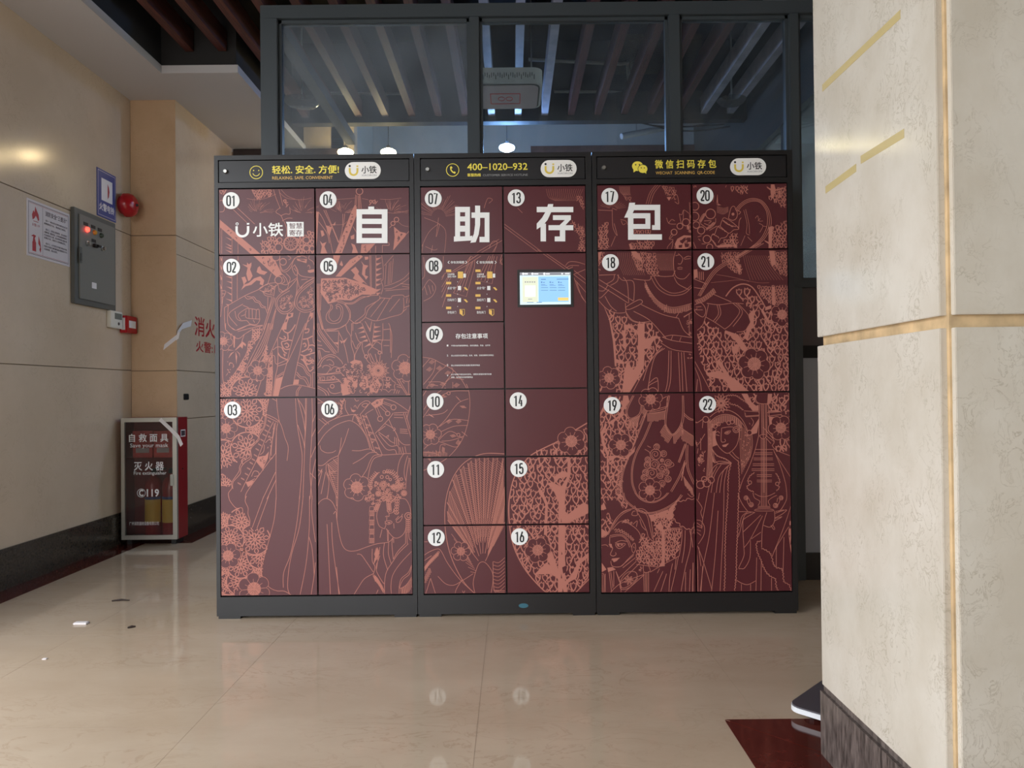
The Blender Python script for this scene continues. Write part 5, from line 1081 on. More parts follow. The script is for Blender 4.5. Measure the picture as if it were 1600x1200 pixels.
ticks(K19a, '615 270 810 245', 13, 0, 13, 1.0, 4, loop=True); ticks(K19a, '820 395 905 525', 9, -8, 13, 1.0, 4, loop=True); ticks(K19a, '915 520 1020 400', 8, 1, 14, 1.0, 4, loop=True); ticks(K19a, '1020 460 1150 545', 9, -1, 15, 1.0, 4, loop=True); ticks(K19a, '400 345 530 290', 11, -5, 17, 0.9, 4); ticks(K19a, '570 190 600 260', 4, -3, 9, 0.9, 4)
S(K19a, '612 240 530 450 422 720 342 920 312 1080 320 1200; 600 240 518 450 410 715 328 920 298 1080 308 1200; 662 370 582 560 492 730 442 900 440 1080 480 1200; 645 370 568 555 478 725 428 900 426 1080 465 1200; 1050 820 982 1000 880 1182; 1065 840 995 1010 895 1190; 1065 620 1072 900 1150 1100; 1085 640 1090 900 1160 1080; 1160 590 1200 620', 1.1, layer=4)
spiral(K19a, '705 750 62; 695 870 56; 662 970 62; 785 910 48; 612 872 40; 852 850 40; 852 1040 36; 782 820 20; 800 742 36; 782 1090 36; 720 660 34; 615 810 32; 590 960 36; 760 1000 34; 830 960 36; 570 1020 34')
S(K19a, '580 690 630 720 640 740; 610 650 650 670; 900 840 920 880 840 915; 740 1080 800 1140', 1.0)
ticks(K19a, '1060 620 1010 760', 8, -5, 13, 1.0, 4, loop=True); ticks(K19a, '1050 830 1030 970', 7, -3, 12, 1.0, 4); ticks(K19a, '1030 1000 1140 1150', 10, 2, 14, 0.9, 4); ticks(K19a, '330 860 300 1190', 14, -9, 7, 1.0, 4)
S(K19b, '320 0 342 80 422 160 540 230 660 242 800 202 950 112 1022 30; 335 0 355 75 432 150 545 218 660 230 795 190 935 105 1005 20; 462 0 520 70 600 110 700 112 800 62 862 0; 475 0 530 62 605 98 700 100 790 55 845 0; 130 490 200 380 262 280 342 212 462 182; 70 522 132 500 222 332 302 242 402 192; 150 490 240 340 320 250 420 200; 460 150 482 200 492 262 430 262 440 220 470 215; 480 190 562 192 632 262 662 400 682 570; 490 215 555 215 610 280 640 410 668 540; 500 242 560 350 602 450 622 520 672 570; 520 310 545 390 590 440; 580 600 640 640 690 692 752 640 762 590 712 572 682 592 640 592z; 600 610 650 640 690 670 735 630; 200 430 302 332 422 380 502 450 532 520 520 582; 440 370 490 330 480 400; 170 502 300 490 382 550 422 640; 180 520 300 505 370 560 400 640; 170 512 170 600 202 650 176 722 212 742 242 722 235 700; 180 802 202 862 300 862 380 782 452 712; 240 600 300 595 352 602 292 652 252 640z; 230 590 300 560 372 572; 430 622 460 590 472 650 452 702 430 682z; 445 630 458 650; 300 862 450 732; 320 880 470 760; 272 1002 480 802; 302 1042 542 802; 240 920 290 1050 300 1165; 300 1022 380 932 470 932 482 1002 390 1092 310 1112z; 285 1040 300 1130 400 1110 500 1000; 180 1165 300 1060 560 960; 342 1165 572 960; 480 840 560 850 720 870; 560 850 570 930 640 920 620 850; 565 930 570 1165; 585 930 588 1165; 602 930 602 1165; 622 920 622 1165; 60 960 100 960 100 1165; 80 960 80 1165; 115 950 115 1165; 160 930 190 1165; 180 930 205 1120; 215 920 215 1100; 240 920 280 1042; 60 620 120 610 150 630', 1.1, layer=4)
FS(K19b, '190 772 230 768 285 762 250 800 215 815'); S(K19b, '185 785 220 790 285 765', 0.8, layer=5); wavy(K19b, '220 430 300 440 380 490 460 560', 1.6, 4.2, 1.1, 4); wavy(K19b, '230 455 300 462 380 510 450 570', 1.4, 4.0, 0.9, 4)
daisy(K19b, 390, 1025, 58, 7, 1.1, 5); doodle(K19b, '300 310 440 310 430 380 310 370', 14, 3.0, 1.0, 4); doodle(K19b, '490 880 560 860 540 950 470 900', 8, 2.6, 0.9, 4); FS(K19b, '250 600 300 600 330 608 290 632 262 630', 3); FD(K19b, '275 606 305 606 300 624 278 624', 5)
FS(K19b, '60 600 75 640 60 700; 155 600 190 600 200 650 175 640; 60 800 130 900 60 940; 140 880 200 870 240 900 150 930', 2)
S(K19b, '640 932 740 872 940 762 982 742; 1015 430 1010 560 980 740; 1052 440 1042 640 1012 822; 1122 440 1110 650 1052 880 1000 1165; 1105 440 1130 560 1140 640; 970 752 942 900 880 1165; 945 760 930 900; 902 830 870 1000 860 1165; 790 920 680 1165; 832 950 762 1165; 750 890 725 940; 1142 820 1135 1165; 1056 930 1052 1165; 1110 900 1100 1165; 890 415 1020 412; 890 425 1010 432', 1.1, layer=4)
FD(K19b, '1172 80 1100 70 1030 100 960 100 930 170 910 250 930 330 970 350 1000 390 1050 412 1110 430 1175 400', 3); wavy(K19b, '1172 80 1100 70 1030 95 960 100 930 170 910 250 930 330 970 350 1000 390 1050 412 1110 430 1172 400', 1.2, 9, 1.1, 4)
S(K19b, '1172 330 1150 380 1160 480; 1172 350 1162 440; 1140 480 1165 430', 0.9, layer=4); S(K19b, '1080 10 1130 50 1165 20', 1.0, layer=4)
# ---- door 22
tulips([(K22a, '600 30 770 30 755 200 700 230 640 120'), (K22a, '930 30 1168 30 1168 330 1075 240 900 240 900 160'), (K22a, '945 650 1000 600 1168 560 1168 720 1000 705')], 10.5, 2.1)
FS(K22a, '590 40 660 40 700 130 760 180 790 170 790 240 720 240 640 130; 690 480 800 320 790 400 770 500 700 520; 900 240 1000 230 1060 250 900 250; 910 310 970 320 960 400 915 400; 250 480 285 470 285 560 305 640 250 660; 235 720 280 850 250 840; 900 40 950 40 940 130 910 160 890 170', 1)
plum(K22a, 1050, 440, 148, 6)
daisy(K22a, 350, 150, 115, 14, 1.1, 4); daisy(K22a, 350, 150, 70, 10, 1.0, 4)
wavy(K22a, '420 60 520 60 600 110 690 170 720 220', 1.2, 3.4, 1.0, 4); wavy(K22a, '460 160 540 180 620 240', 1.0, 4, 1.0, 4)
S(K22a, '220 312 300 252 420 230 522 272 602 350 662 470; 210 382 290 312 400 280 522 312 602 392 650 470; 290 452 282 560 322 660 402 732 460 722 532 640 562 520 552 450; 356 440 350 590 382 606 402 592 390 570; 360 440 440 428 492 430; 390 502 420 480 462 476 430 512z; 280 502 312 480 332 502; 290 520 330 530; 240 680 302 762 400 802 472 852; 472 856 300 850 250 702; 470 850 360 850 270 890 200 1000; 470 850 340 830 270 850; 460 862 330 1000 290 1200; 450 870 370 960 330 1200; 300 890 240 1010 190 1200; 350 870 270 1000 230 1200; 430 880 390 1050 380 1200; 440 730 500 790 550 830; 480 720 520 770 560 800; 40 330 60 380 130 340; 40 545 70 640 160 510; 45 560 70 660; 80 680 70 740; 110 560 110 700; 140 340 130 440; 40 980 60 1050 80 1070', 1.1, layer=4)
FS(K22a, '360 642 400 632 442 618 405 662 372 662; 395 500 425 486 450 484 425 504', 3); S(K22a, '370 655 400 650 435 630', 0.7, layer=4)
ticks(K22a, '235 370 300 320 400 290 520 315 590 380', 15, 0, 11, 1.0, 4, loop=True); CI(K22a, '525 460 36; 525 460 18; 440 380 22; 480 370 22; 280 420 22; 320 395 20; 682 495 28; 170 340 34', 1.0, 5)
wavy(K22a, '465 862 440 960 430 1080 430 1200', 0.7, 5, 1.1, 4); wavy(K22a, '550 820 560 1000 560 1200', 0.7, 5, 1.1, 4); wavy(K22a, '240 690 300 765 400 805 465 850', 0.7, 4, 0.9, 4)
for k in range(7): S(K22a, '%d %d %d 700 %d 1040' % (192 + k * 9, 330 + k * 10, 196 + k * 8, 175 + k * 12), 0.95, layer=4)
for k in range(9): S(K22a, '%d %d %d 650 %d %d' % (565 + k * 18, 400 + k * 14, 572 + k * 18, 590 + k * 12, 980 - k * 24), 0.95, layer=4)
doodle(K22a, '565 430 720 520 700 780 620 940 580 900', 40, 2.4, 0.9, 4); doodle(K22a, '190 330 250 330 250 680 190 660', 16, 2.2, 0.9, 4); doodle(K22a, '60 700 165 700 160 980 90 960', 26, 3.4, 1.0, 4)
CI(K22a, '105 1105 45; 180 1085 46; 232 1050 36; 150 1040 30', 1.1, 5)
S(K22a, '770 50 758 110 800 152 900 152 942 110 930 50; 750 50 745 120 790 160; 820 160 830 520; 835 160 845 560; 870 160 875 520; 885 160 885 540; 850 160 855 520; 800 160 790 530; 905 160 915 330; 820 560 820 1200; 838 560 838 1200; 862 560 862 1200; 880 560 880 1200; 850 560 850 1200; 790 530 750 690 682 880 602 1050 565 1160; 960 690 1040 880 1100 1080 1115 1200; 745 692 960 692; 970 722 1170 1030; 1165 770 1000 702 950 650; 800 530 840 570 880 540 860 520z; 840 430 902 500 970 592 945 650; 860 540 932 622; 880 532 972 602; 870 470 960 560; 900 470 990 570', 1.05, layer=4)
S(K22a, '620 240 790 250 800 290 632 302z; 632 262 640 310 790 300; 890 262 1050 250 1060 282 900 302z; 1050 290 1075 300 1070 320 910 310', 1.1, False, 4)
for y_, a, b in ((740, 745, 950), (803, 730, 955), (870, 720, 968), (930, 708, 972), (998, 768, 942), (1062, 768, 942)): S(K22a, '%d %d %d %d %d %d %d %dz' % (a, y_ - 10, b, y_ - 10, b, y_ + 10, a, y_ + 10), 1.0, False, 4)
wavy(K22a, '740 965 690 1000 660 1060 690 1090 650 1130 680 1170 740 1190', 0.8, 4, 1.1, 4); wavy(K22a, '990 970 1020 1020 1035 1080 1000 1100 1030 1140 990 1180', 0.8, 4, 1.1, 4); CI(K22a, '685 1080 20; 1005 1095 20', 1.0, 5)
S(K22a, '700 320 730 370 710 420; 680 380 690 400', 1.0, layer=4)
wavy(K22b, '430 0 402 400 392 700 392 900 382 1165', 0.8, 5, 1.1, 4); wavy(K22b, '552 0 542 400 527 700 522 950 502 1165', 0.8, 5, 1.1, 4)
S(K22b, '270 0 212 480 142 830 100 1165; 190 0 130 320 120 420; 382 0 372 400 350 800 332 1165; 312 210 280 700 232 1165; 70 622 142 820 236 1132; 50 60 100 130 125 180 110 230 130 300; 60 320 112 332 152 402 142 500 80 602; 60 350 130 400; 60 390 120 410; 60 430 110 450; 60 460 110 500; 60 330 40 480; 50 600 70 800 75 1165; 85 640 100 780 110 860; 95 0 80 80; 130 860 110 1165; 20 820 15 1165; 555 0 562 62 602 142 662 222; 1115 0 1112 80 1060 180 1020 220; 750 212 952 212 930 192 770 192z; 780 160 922 160; 775 175 925 175; 820 0 820 160; 840 0 840 160; 862 0 862 160; 880 0 880 160; 720 0 740 60 800 100 780 150; 1000 30 940 60 900 100 920 150; 740 10 800 40 860 45 920 30 980 0; 562 222 662 222 742 230; 602 312 602 450 612 640 612 742 552 880 572 888 622 880 682 762 690 560; 742 230 622 302 602 330; 700 230 620 270 560 480 540 520; 650 230 590 280 560 400; 812 260 602 462; 832 270 690 542 616 642; 882 230 832 402 820 642; 700 542 812 462; 972 212 972 330 922 402 842 382; 980 240 1112 200 1062 250 972 300 1062 280; 985 220 1080 200; 970 330 1050 290; 930 380 960 430 975 420 950 375; 1172 130 1082 400 940 752; 1135 400 1000 622 960 700; 1082 520 1070 922; 992 640 990 870; 516 1020 590 1062 660 1076 750 1032; 762 760 752 1165; 816 800 810 1165; 582 1070 582 1165; 690 1074 690 1165; 935 1000 935 1165', 1.05, layer=4)
wavy(K22b, '812 570 780 572 758 602 772 700 812 790 832 850 880 940 940 990 980 1010 990 1100 1022 1165', 1.0, 4.5, 1.1, 4); wavy(K22b, '820 650 880 680 920 710 940 760 960 840 1000 880 1050 890 1070 940 1080 1040 1140 1080 1168 1165', 1.0, 4.5, 1.1, 4)
spiral(K22b, '640 60 24; 700 140 26; 1050 60 24; 985 150 26'); S(K22b, '650 60 660 120 700 170; 670 60 690 110; 1040 70 1020 130 980 170; 1010 60 1000 110', 1.1, layer=4)
FS(K22b, '1150 330 1190 330 1190 480 1165 500 1180 640 1190 800 1160 680 1135 480', 1); FD(K22b, '1145 380 1165 380 1165 420 1145 420; 1140 500 1155 500 1150 530; 1165 540 1175 600 1155 610', 2)

ART_BY_DOOR = {}
boxes = []
for poly, layer, mi in ART.p:
    us = [q[0] for q in poly]; vs_ = [q[1] for q in poly]; boxes.append((min(us), min(vs_), max(us), max(vs_)))
for key, (d, r) in DOORS.items():
    sub = Flat(); sub.p = [q for q, bx in zip(ART.p, boxes) if bx[0] < r[2] and bx[2] > r[0] and bx[1] < r[3] and bx[3] > r[1]]
    rr = (r[0] + 0.5, r[1] + 0.5, r[2] - 0.5, r[3] - 0.5)
    mb = sub.mesh(MB(), rr, base=1, step=0.00015)
    if mb.v:
        o = mb.build('artwork', ['print_salmon', 'door_maroon'], d)
        o['kind'] = 'stuff'; o['label'] = 'salmon line art printed on the maroon door'
# ================================================================== THINGS ON THE LEFT WALL AND FLOOR
EX, EZ = Vector((0, 1, 0)), Vector((0, 0, 1))      # along the left wall, up
# fire pump control box
y0, y1, z0, z1 = 4.09, 4.516, 1.437, 1.972
cb = empty('control_box', (WX, (y0 + y1) / 2, z0)); tag(cb, 'grey steel fire control box with indicator lamps on marble wall', 'control box')
MB().box(WX, WX + 0.022, y0, y1, z0, z1).build('frame', 'box_edge', cb, bev=0.002)
dr = MB().box(WX + 0.0225, WX + 0.030, y0 + 0.038, y1 - 0.022, z0 + 0.030, z1 - 0.030).build('door', 'box_grey', cb, bev=0.002)
fx = WX + 0.030
cbx = Crop(100, 300, 6.0)
def onbox(x, y): p = atX(100 + x / 6.0, 300 + y / 6.0, fx); return p
for (x, y, m_, l) in ((213, 352, 'lamp_red', 'lit red indicator lamp'), (283, 380, 'lamp_amber', 'amber indicator lamp'), (345, 408, 'lamp_green', 'dark green indicator lamp')):
    p = onbox(x, y); r = 0.0145
    k = MB().lathe([(0, 0.014), (r * 0.7, 0.013), (r, 0.006), (r, 0.0), (0, 0.0)], (fx, p.y, p.z), (1, 0, 0), 20).build('indicator_lamp', m_, cb, smooth=True); k['label'] = l
    p2 = onbox(x - 10, y - 52); MB().box(fx, fx + 0.002, p2.y - 0.021, p2.y + 0.021, p2.z - 0.009, p2.z + 0.009).build('name_plate', 'black_plastic', cb)
p2 = onbox(278, 458); MB().box(fx, fx + 0.002, p2.y - 0.021, p2.y + 0.021, p2.z - 0.009, p2.z + 0.009).build('name_plate', 'black_plastic', cb)
for (x, y) in ((218, 482), (360, 530)):
    p = onbox(x, y); k = MB().lathe([(0, 0.018), (0.010, 0.018), (0.010, 0.006), (0.015, 0.005), (0.015, 0), (0, 0)], (fx, p.y, p.z), (1, 0, 0), 18).build('push_button', 'steel', cb, smooth=True)
p = onbox(285, 505); MB().box(fx, fx + 0.016, p.y - 0.018, p.y + 0.018, p.z - 0.010, p.z + 0.010).box(fx + 0.016, fx + 0.028, p.y - 0.004, p.y + 0.03, p.z - 0.006, p.z + 0.006).build('selector_switch', 'black_plastic', cb, bev=0.002)
p = onbox(152, 590); MB().box(fx, fx + 0.005, p.y - 0.012, p.y + 0.012, p.z - 0.045, p.z + 0.045).box(fx + 0.005, fx + 0.010, p.y - 0.005, p.y + 0.005, p.z - 0.035, p.z + 0.01).build('latch', 'box_edge', cb, bev=0.0015)
p = onbox(283, 878); MB().box(fx, fx + 0.001, p.y - 0.023, p.y + 0.023, p.z - 0.017, p.z + 0.017).build('sticker', 'paper', cb)
# safety poster
y0, y1, z0, z1 = 3.717, 4.078, 1.634, 1.925
po = tag(MB().box(WX, WX + 0.003, y0, y1, z0, z1).build('safety_poster', 'poster_white'), 'white fire safety notice with red flame and extinguisher beside grey box', 'poster')
pf = WX + 0.0034
def wl_rect(b, a0, c0, a1, c1, mi=0, lift=0.0): b.flat = True; b.add([(pf + lift, y0 + a0, z0 + c0), (pf + lift, y0 + a1, z0 + c0), (pf + lift, y0 + a1, z0 + c1), (pf + lift, y0 + a0, z0 + c1)], [(0, 1, 2, 3)], mi)
def wl_poly(b, pts, mi=0, lift=0.0):
    a = [Vector((pf + lift, y0 + p[0], z0 + p[1])) for p in pts]; b.flat = True
    b.add(a, [tuple(t) for t in tessellate_polygon([[Vector((p[0], p[1], 0)) for p in pts]])], mi)
W_, H_ = y1 - y0, z1 - z0
b = MB()
for (a0, c0, a1, c1) in ((0.012, 0.012, W_ - 0.012, 0.0145), (0.012, H_ - 0.0145, W_ - 0.012, H_ - 0.012), (0.012, 0.012, 0.0145, H_ - 0.012), (W_ - 0.0145, 0.012, W_ - 0.012, H_ - 0.012)): wl_rect(b, a0, c0, a1, c1, 1)
for (a0, c0, a1, c1) in ((0.018, 0.018, W_ - 0.018, 0.0195), (0.018, H_ - 0.0195, W_ - 0.018, H_ - 0.018)): wl_rect(b, a0, c0, a1, c1, 0)
wl_rect(b, 0.125, 0.02, 0.1265, H_ - 0.02, 1)
b.build('border', ['ink_red', 'ink_dark'], po)
b = MB()
wl_poly(b, [(0.045, 0.19), (0.04, 0.215), (0.052, 0.24), (0.06, 0.23), (0.066, 0.262), (0.082, 0.238), (0.092, 0.225), (0.097, 0.20), (0.09, 0.19), (0.08, 0.205), (0.07, 0.215), (0.06, 0.20)])
wl_rect(b, 0.05, 0.183, 0.09, 0.186); b.build('flame_pictogram', 'ink_red', po); b = MB()
wl_rect(b, 0.042, 0.03, 0.072, 0.078); wl_poly(b, [(0.045, 0.078), (0.069, 0.078), (0.062, 0.098), (0.072, 0.112), (0.052, 0.115), (0.032, 0.104), (0.05, 0.104)]); b.build('extinguisher_pictogram', 'ink_red', po); b = MB()
wl_poly(b, [(0.092, 0.115), (0.105, 0.085), (0.112, 0.05), (0.108, 0.03), (0.098, 0.045), (0.104, 0.06), (0.09, 0.075)]); b.build('flame_pictogram', 'ink_red', po); b = MB()
text_into(b, '火警119', (pf, y0, z0), EX, EZ, (0.04, 0.158, 0.10, 0.174))
b.build('caption', 'ink_red', po)
b = MB(); t0 = (pf, y0, z0)
text_into(b, '消防安全“三提示”', t0, EX, EZ, (0.148, 0.232, 0.335, 0.258), 0.014); b.build('heading', 'ink_dark', po)
for s, a0, a1, c in (('提示一：请您注意公共场所的消防安全出口和', 0.15, 0.338, 0.208), ('疏散路线方向、熟悉逃生路线。', 0.137, 0.325, 0.192), ('提示二：发现火灾险情时、请立即拨打', 0.15, 0.338, 0.162), ('火警电话、报告地点、火势及燃烧物等情况、', 0.137, 0.338, 0.147),
                     ('并迅速使用灭火器、消火栓等消防设施扑救、', 0.137, 0.338, 0.132), ('初期火灾、组织人员疏散逃生。', 0.137, 0.325, 0.117), ('提示三：火灾逃生时请勿乘坐电梯、', 0.15, 0.338, 0.088), ('用湿毛巾捂住口鼻弯腰低姿沿疏散指示方向、', 0.137, 0.338, 0.073), ('迅速撤离、服从指挥。', 0.137, 0.25, 0.058)):
    b = MB(); text_into(b, s, t0, EX, EZ, (a0, c - 0.005, a1, c + 0.0055), 0.01); b.build('text_line', 'ink_dark', po)
# blue bell sign
y0, y1, z0, z1 = 4.350, 4.556, 1.987, 2.272
bs = tag(MB().box(WX, WX + 0.004, y0, y1, z0, z1).build('bell_sign', 'sign_blue'), 'blue fire alarm bell sign with white square above grey box', 'sign')
pf = WX + 0.0044; W_, H_ = y1 - y0, z1 - z0
b = MB(); wl_rect(b, 0.045, 0.102, 0.165, 0.235, 0); b.build('white_square', 'paper', bs); b = MB(); text_into(b, '火警电铃', (pf, y0, z0), EX, EZ, (0.022, 0.04, 0.185, 0.085), 0.02); b.build('lettering', 'paper', bs); b = MB()
for (a0, c0, a1, c1) in ((0.008, 0.010, W_ - 0.008, 0.012), (0.008, H_ - 0.012, W_ - 0.008, H_ - 0.010), (0.008, 0.010, 0.010, H_ - 0.010), (W_ - 0.010, 0.010, W_ - 0.008, H_ - 0.010)): wl_rect(b, a0, c0, a1, c1, 0)
b.build('border', 'paper', bs)
b = MB(); pf += 0.0004
wl_poly(b, [(0.112, 0.215), (0.126, 0.195), (0.132, 0.17), (0.126, 0.14), (0.112, 0.12)]); b.build('bell_pictogram', 'ink_red', bs)
# alarm bell
p = atX(184, 311, WX); by, bz = 4.63, 2.115
ab = empty('alarm_bell', (WX, by, bz - 0.08)); tag(ab, 'red round fire alarm bell mounted beside the blue sign', 'alarm bell')
MB().lathe([(0, 0), (0.055, 0), (0.055, 0.03), (0, 0.03)], (WX, by, bz), (1, 0, 0), 28).build('mounting_base', 'cabinet_red', ab, smooth=True)
MB().lathe([(0.070, 0.026), (0.0745, 0.028), (0.0745, 0.036), (0.073, 0.052), (0.066, 0.070), (0.052, 0.083), (0.033, 0.091), (0.012, 0.094), (0.0, 0.094)], (WX, by, bz), (1, 0, 0), 36).build('gong', 'enamel_red', ab, smooth=True)
MB().lathe([(0.0, 0.104), (0.006, 0.103), (0.009, 0.098), (0.009, 0.092), (0, 0.092)], (WX, by, bz), (1, 0, 0), 16).build('bolt', 'black_plastic', ab, smooth=True)
# thermostat and call point
th = empty('thermostat', (WX, 4.53, 1.33)); tag(th, 'cream wall thermostat with small grey display beside red call point', 'thermostat')
MB().box(WX, WX + 0.024, 4.452, 4.592, 1.333, 1.437).build('housing', 'white_plastic', th, bev=0.004)
MB().box(WX + 0.024, WX + 0.0255, 4.50, 4.58, 1.388, 1.425).build('display', 'lcd_grey', th)
MB().lathe([(0, 0.003), (0.009, 0.002), (0.010, 0), (0, 0)], (WX + 0.024, 4.545, 1.362), (1, 0, 0), 16).build('button', 'black_plastic', th)
cp = empty('call_point', (WX, 4.665, 1.31)); tag(cp, 'red manual fire call point box in the corner under the bell', 'call point')
MB().box(WX, WX + 0.046, 4.60, 4.725, 1.312, 1.42).build('housing', 'enamel_red', cp, bev=0.004)
MB().box(WX + 0.046, WX + 0.0475, 4.625, 4.705, 1.345, 1.39).build('press_plate', 'paper', cp)
MB().box(WX + 0.012, WX + 0.034, 4.5985, 4.60, 1.33, 1.405).build('label_strip', 'paper', cp)
# fire extinguisher cabinet
X0, X1, Y0, Y1, Z0, Z1 = -2.409, -2.066, 4.55, 4.70, 0.034, 0.782
fc = empty('fire_cabinet', ((X0 + X1) / 2, (Y0 + Y1) / 2, 0)); tag(fc, 'red fire extinguisher cabinet with aluminium framed glass door', 'fire cabinet')
t = 0.012
MB().box(X0, X0 + t, Y0 + 0.02, Y1, Z0, Z1).box(X1 - t, X1, Y0 + 0.02, Y1, Z0, Z1).box(X0 + t, X1 - t, Y0 + 0.02, Y1, Z1 - t, Z1).box(X0 + t, X1 - t, Y0 + 0.02, Y1, Z0, Z0 + t).box(X0 + t, X1 - t, Y1 - t, Y1, Z0 + t, Z1 - t).build('body', 'cabinet_red', fc)
SHZ = Z0 + 0.50
MB().box(X0 + t, X1 - t, Y0 + 0.03, Y1 - t, SHZ - 0.006, SHZ).build('shelf', 'cabinet_red', fc)
for xx in (X0 + 0.02, X1 - 0.05): MB().box(xx, xx + 0.03, Y0 + 0.03, Y1 - 0.02, 0.0, Z0).build('foot', 'black_plastic', fc)
dfm = MB()
fw = 0.026
for (a0, a1, c0, c1) in ((X0, X0 + fw - .005, Z0, Z1), (X1 - fw, X1, Z0, Z1), (X0 + fw - .005, X1 - fw, Z1 - fw, Z1), (X0 + fw - .005, X1 - fw, Z0, Z0 + fw)): dfm.box(a0, a1, Y0, Y0 + 0.019, c0, c1)
dd = dfm.build('door', 'aluminium', fc)
MB().box(X0 + fw - .006, X1 - fw + 0.001, Y0 + 0.008, Y0 + 0.012, Z0 + fw - 0.001, Z1 - fw + 0.001).build('pane', 'cabinet_glass', dd)
p = atY(270, 750, Y0); MB().box(p.x - 0.014, p.x + 0.008, Y0 - 0.008, Y0, p.z - 0.035, p.z + 0.035).build('handle', 'steel', dd, bev=0.003)
b = MB(); cf = Crop(180, 645, 5.715)
def cabtext(s, x0, y0_, x1, y1_, bold=0.0):
    a = atY(180 + x0 / 5.715, 645 + y0_ / 5.715, Y0); c_ = atY(180 + x1 / 5.715, 645 + y1_ / 5.715, Y0)
    b = MB(); text_into(b, s, (0, Y0 + 0.0072, 0), (1, 0, 0), EZ, (a.x, c_.z, c_.x, a.z), bold); b.build('lettering', 'paper', dd)
cabtext('自 救 面 具', 118, 190, 468, 258, 0.012); cabtext('Save your mask', 128, 275, 468, 318, 0.004); cabtext('灭 火 器', 162, 440, 428, 515, 0.012); cabtext('Fire extinguisher', 160, 525, 452, 562, 0.004)
cabtext('119', 278, 685, 385, 748, 0.02); cabtext('广州消防器材设备有限公司', 120, 975, 385, 1005, 0.004)
pc_ = atY(180 + 228 / 5.715, 645 + 718 / 5.715, Y0)
n = 28; b = MB(); b.flat = True
for k in range(n):
    a0, a1 = 2 * math.pi * k / n, 2 * math.pi * (k + 1) / n; ro, ri = 0.0265, 0.0235
    b.add([(pc_.x + r * math.cos(a), Y0 + 0.0072, pc_.z + r * math.sin(a)) for r, a in ((ri, a0), (ro, a0), (ro, a1), (ri, a1))], [(0, 1, 2, 3)])
b.build('telephone_ring', 'paper', dd); cabtext('C', 208, 690, 245, 745, 0.03)
p = atY(180 + 600 / 5.715, 645 + 180 / 5.715, Y0 + 0.1); MB().box(X1, X1 + 0.001, Y0 + 0.055, Y0 + 0.12, p.z - 0.022, p.z + 0.022).box(X1 + 0.001, X1 + 0.0014, Y0 + 0.062, Y0 + 0.113, p.z - 0.016, p.z + 0.016, 1).build('side_label', ['paper', 'ink_dark'], fc)
def extinguisher(x, lab):
    e = empty('fire_extinguisher', (x, Y0 + 0.075, Z0 + t)); tag(e, lab, 'extinguisher', 'extinguishers inside the fire cabinet')
    c0 = (x, Y0 + 0.078, Z0 + t); r = 0.052
    MB().lathe([(0, 0), (r - 0.003, 0), (r, 0.006), (r, 0.31), (r * 0.93, 0.335), (r * 0.7, 0.356), (r * 0.36, 0.367), (0.016, 0.37), (0.016, 0.385), (0, 0.385)], c0, (0, 0, 1), 30).build('cylinder', 'enamel_red', e, smooth=True)
    lb = MB(); rr = r + 0.0006
    for k in range(18):
        a0, a1 = math.radians(200 + 140 * k / 18), math.radians(200 + 140 * (k + 1) / 18)
        for (h0, h1, mi) in ((0.085, 0.228, 0), (0.228, 0.245, 1)):
            lb.flat = True; lb.add([(c0[0] + rr * math.cos(a0), c0[1] + rr * math.sin(a0), c0[2] + h0), (c0[0] + rr * math.cos(a1), c0[1] + rr * math.sin(a1), c0[2] + h0), (c0[0] + rr * math.cos(a1), c0[1] + rr * math.sin(a1), c0[2] + h1), (c0[0] + rr * math.cos(a0), c0[1] + rr * math.sin(a0), c0[2] + h1)], [(0, 1, 2, 3)], mi)
    lb.build('body_label', ['extinguisher_yellow', 'sign_blue'], e)
    MB().box(x - 0.012, x + 0.012, Y0 + 0.066, Y0 + 0.090, Z0 + t + 0.385, Z0 + t + 0.41).box(x - 0.010, x + 0.075, Y0 + 0.070, Y0 + 0.086, Z0 + t + 0.41, Z0 + t + 0.418).box(x - 0.006, x + 0.06, Y0 + 0.072, Y0 + 0.084, Z0 + t + 0.39, Z0 + t + 0.397).build('valve_handle', 'black_plastic', e, bev=0.002)
extinguisher(-2.245, 'red extinguisher with yellow label standing further from the cabinet door lock')
extinguisher(-2.137, 'red extinguisher with yellow label standing beside the cabinet door lock')
for xa, xb, l in ((-2.358, -2.235, 'red mask box on the cabinet shelf, further from the taped corner'), (-2.228, -2.112, 'red mask box on the cabinet shelf beneath the taped corner')):
    k = tag(MB().box(xa, xb, Y0 + 0.04, Y0 + 0.13, SHZ, SHZ + 0.165).build('mask_box', 'mask_box', bev=0.002), l, 'box', 'mask boxes in the fire cabinet')
    bb_ = MB().box(xa + 0.02, xb - 0.02, Y0 + 0.0392, Y0 + 0.0398, SHZ + 0.03, SHZ + 0.06); bb_.build('box_print', 'lantern_pink', k)
# paper seal strips
def ribbon(name, pts, wv, mt, lab, cat, th=0.0012, group=None):
    b = MB(); wv = Vector(wv); up = None
    for i in range(len(pts) - 1):
        a, c_ = Vector(pts[i]), Vector(pts[i + 1]); d = (c_ - a).normalized(); nn = d.cross(wv).normalized() * th
        b.add([a - wv, a + wv, c_ + wv, c_ - wv, a - wv + nn, a + wv + nn, c_ + wv + nn, c_ - wv + nn], [(0, 1, 2, 3), (7, 6, 5, 4), (0, 4, 5, 1), (1, 5, 6, 2), (2, 6, 7, 3), (3, 7, 4, 0)])
    return tag(b.build(name, mt), lab, cat, group)
a = atY(250, 655, Y0 - 0.002); c_ = atY(279, 683, Y0 - 0.002)
s1 = ribbon('seal_strip', [a, atY(268, 672, Y0 - 0.003), c_ + Vector((0, -0.004, 0)), atY(284, 696, Y0 - 0.012)], (0.008, 0, 0.008), 'paper', 'white paper seal strip taped over the fire cabinet corner', 'paper strip')
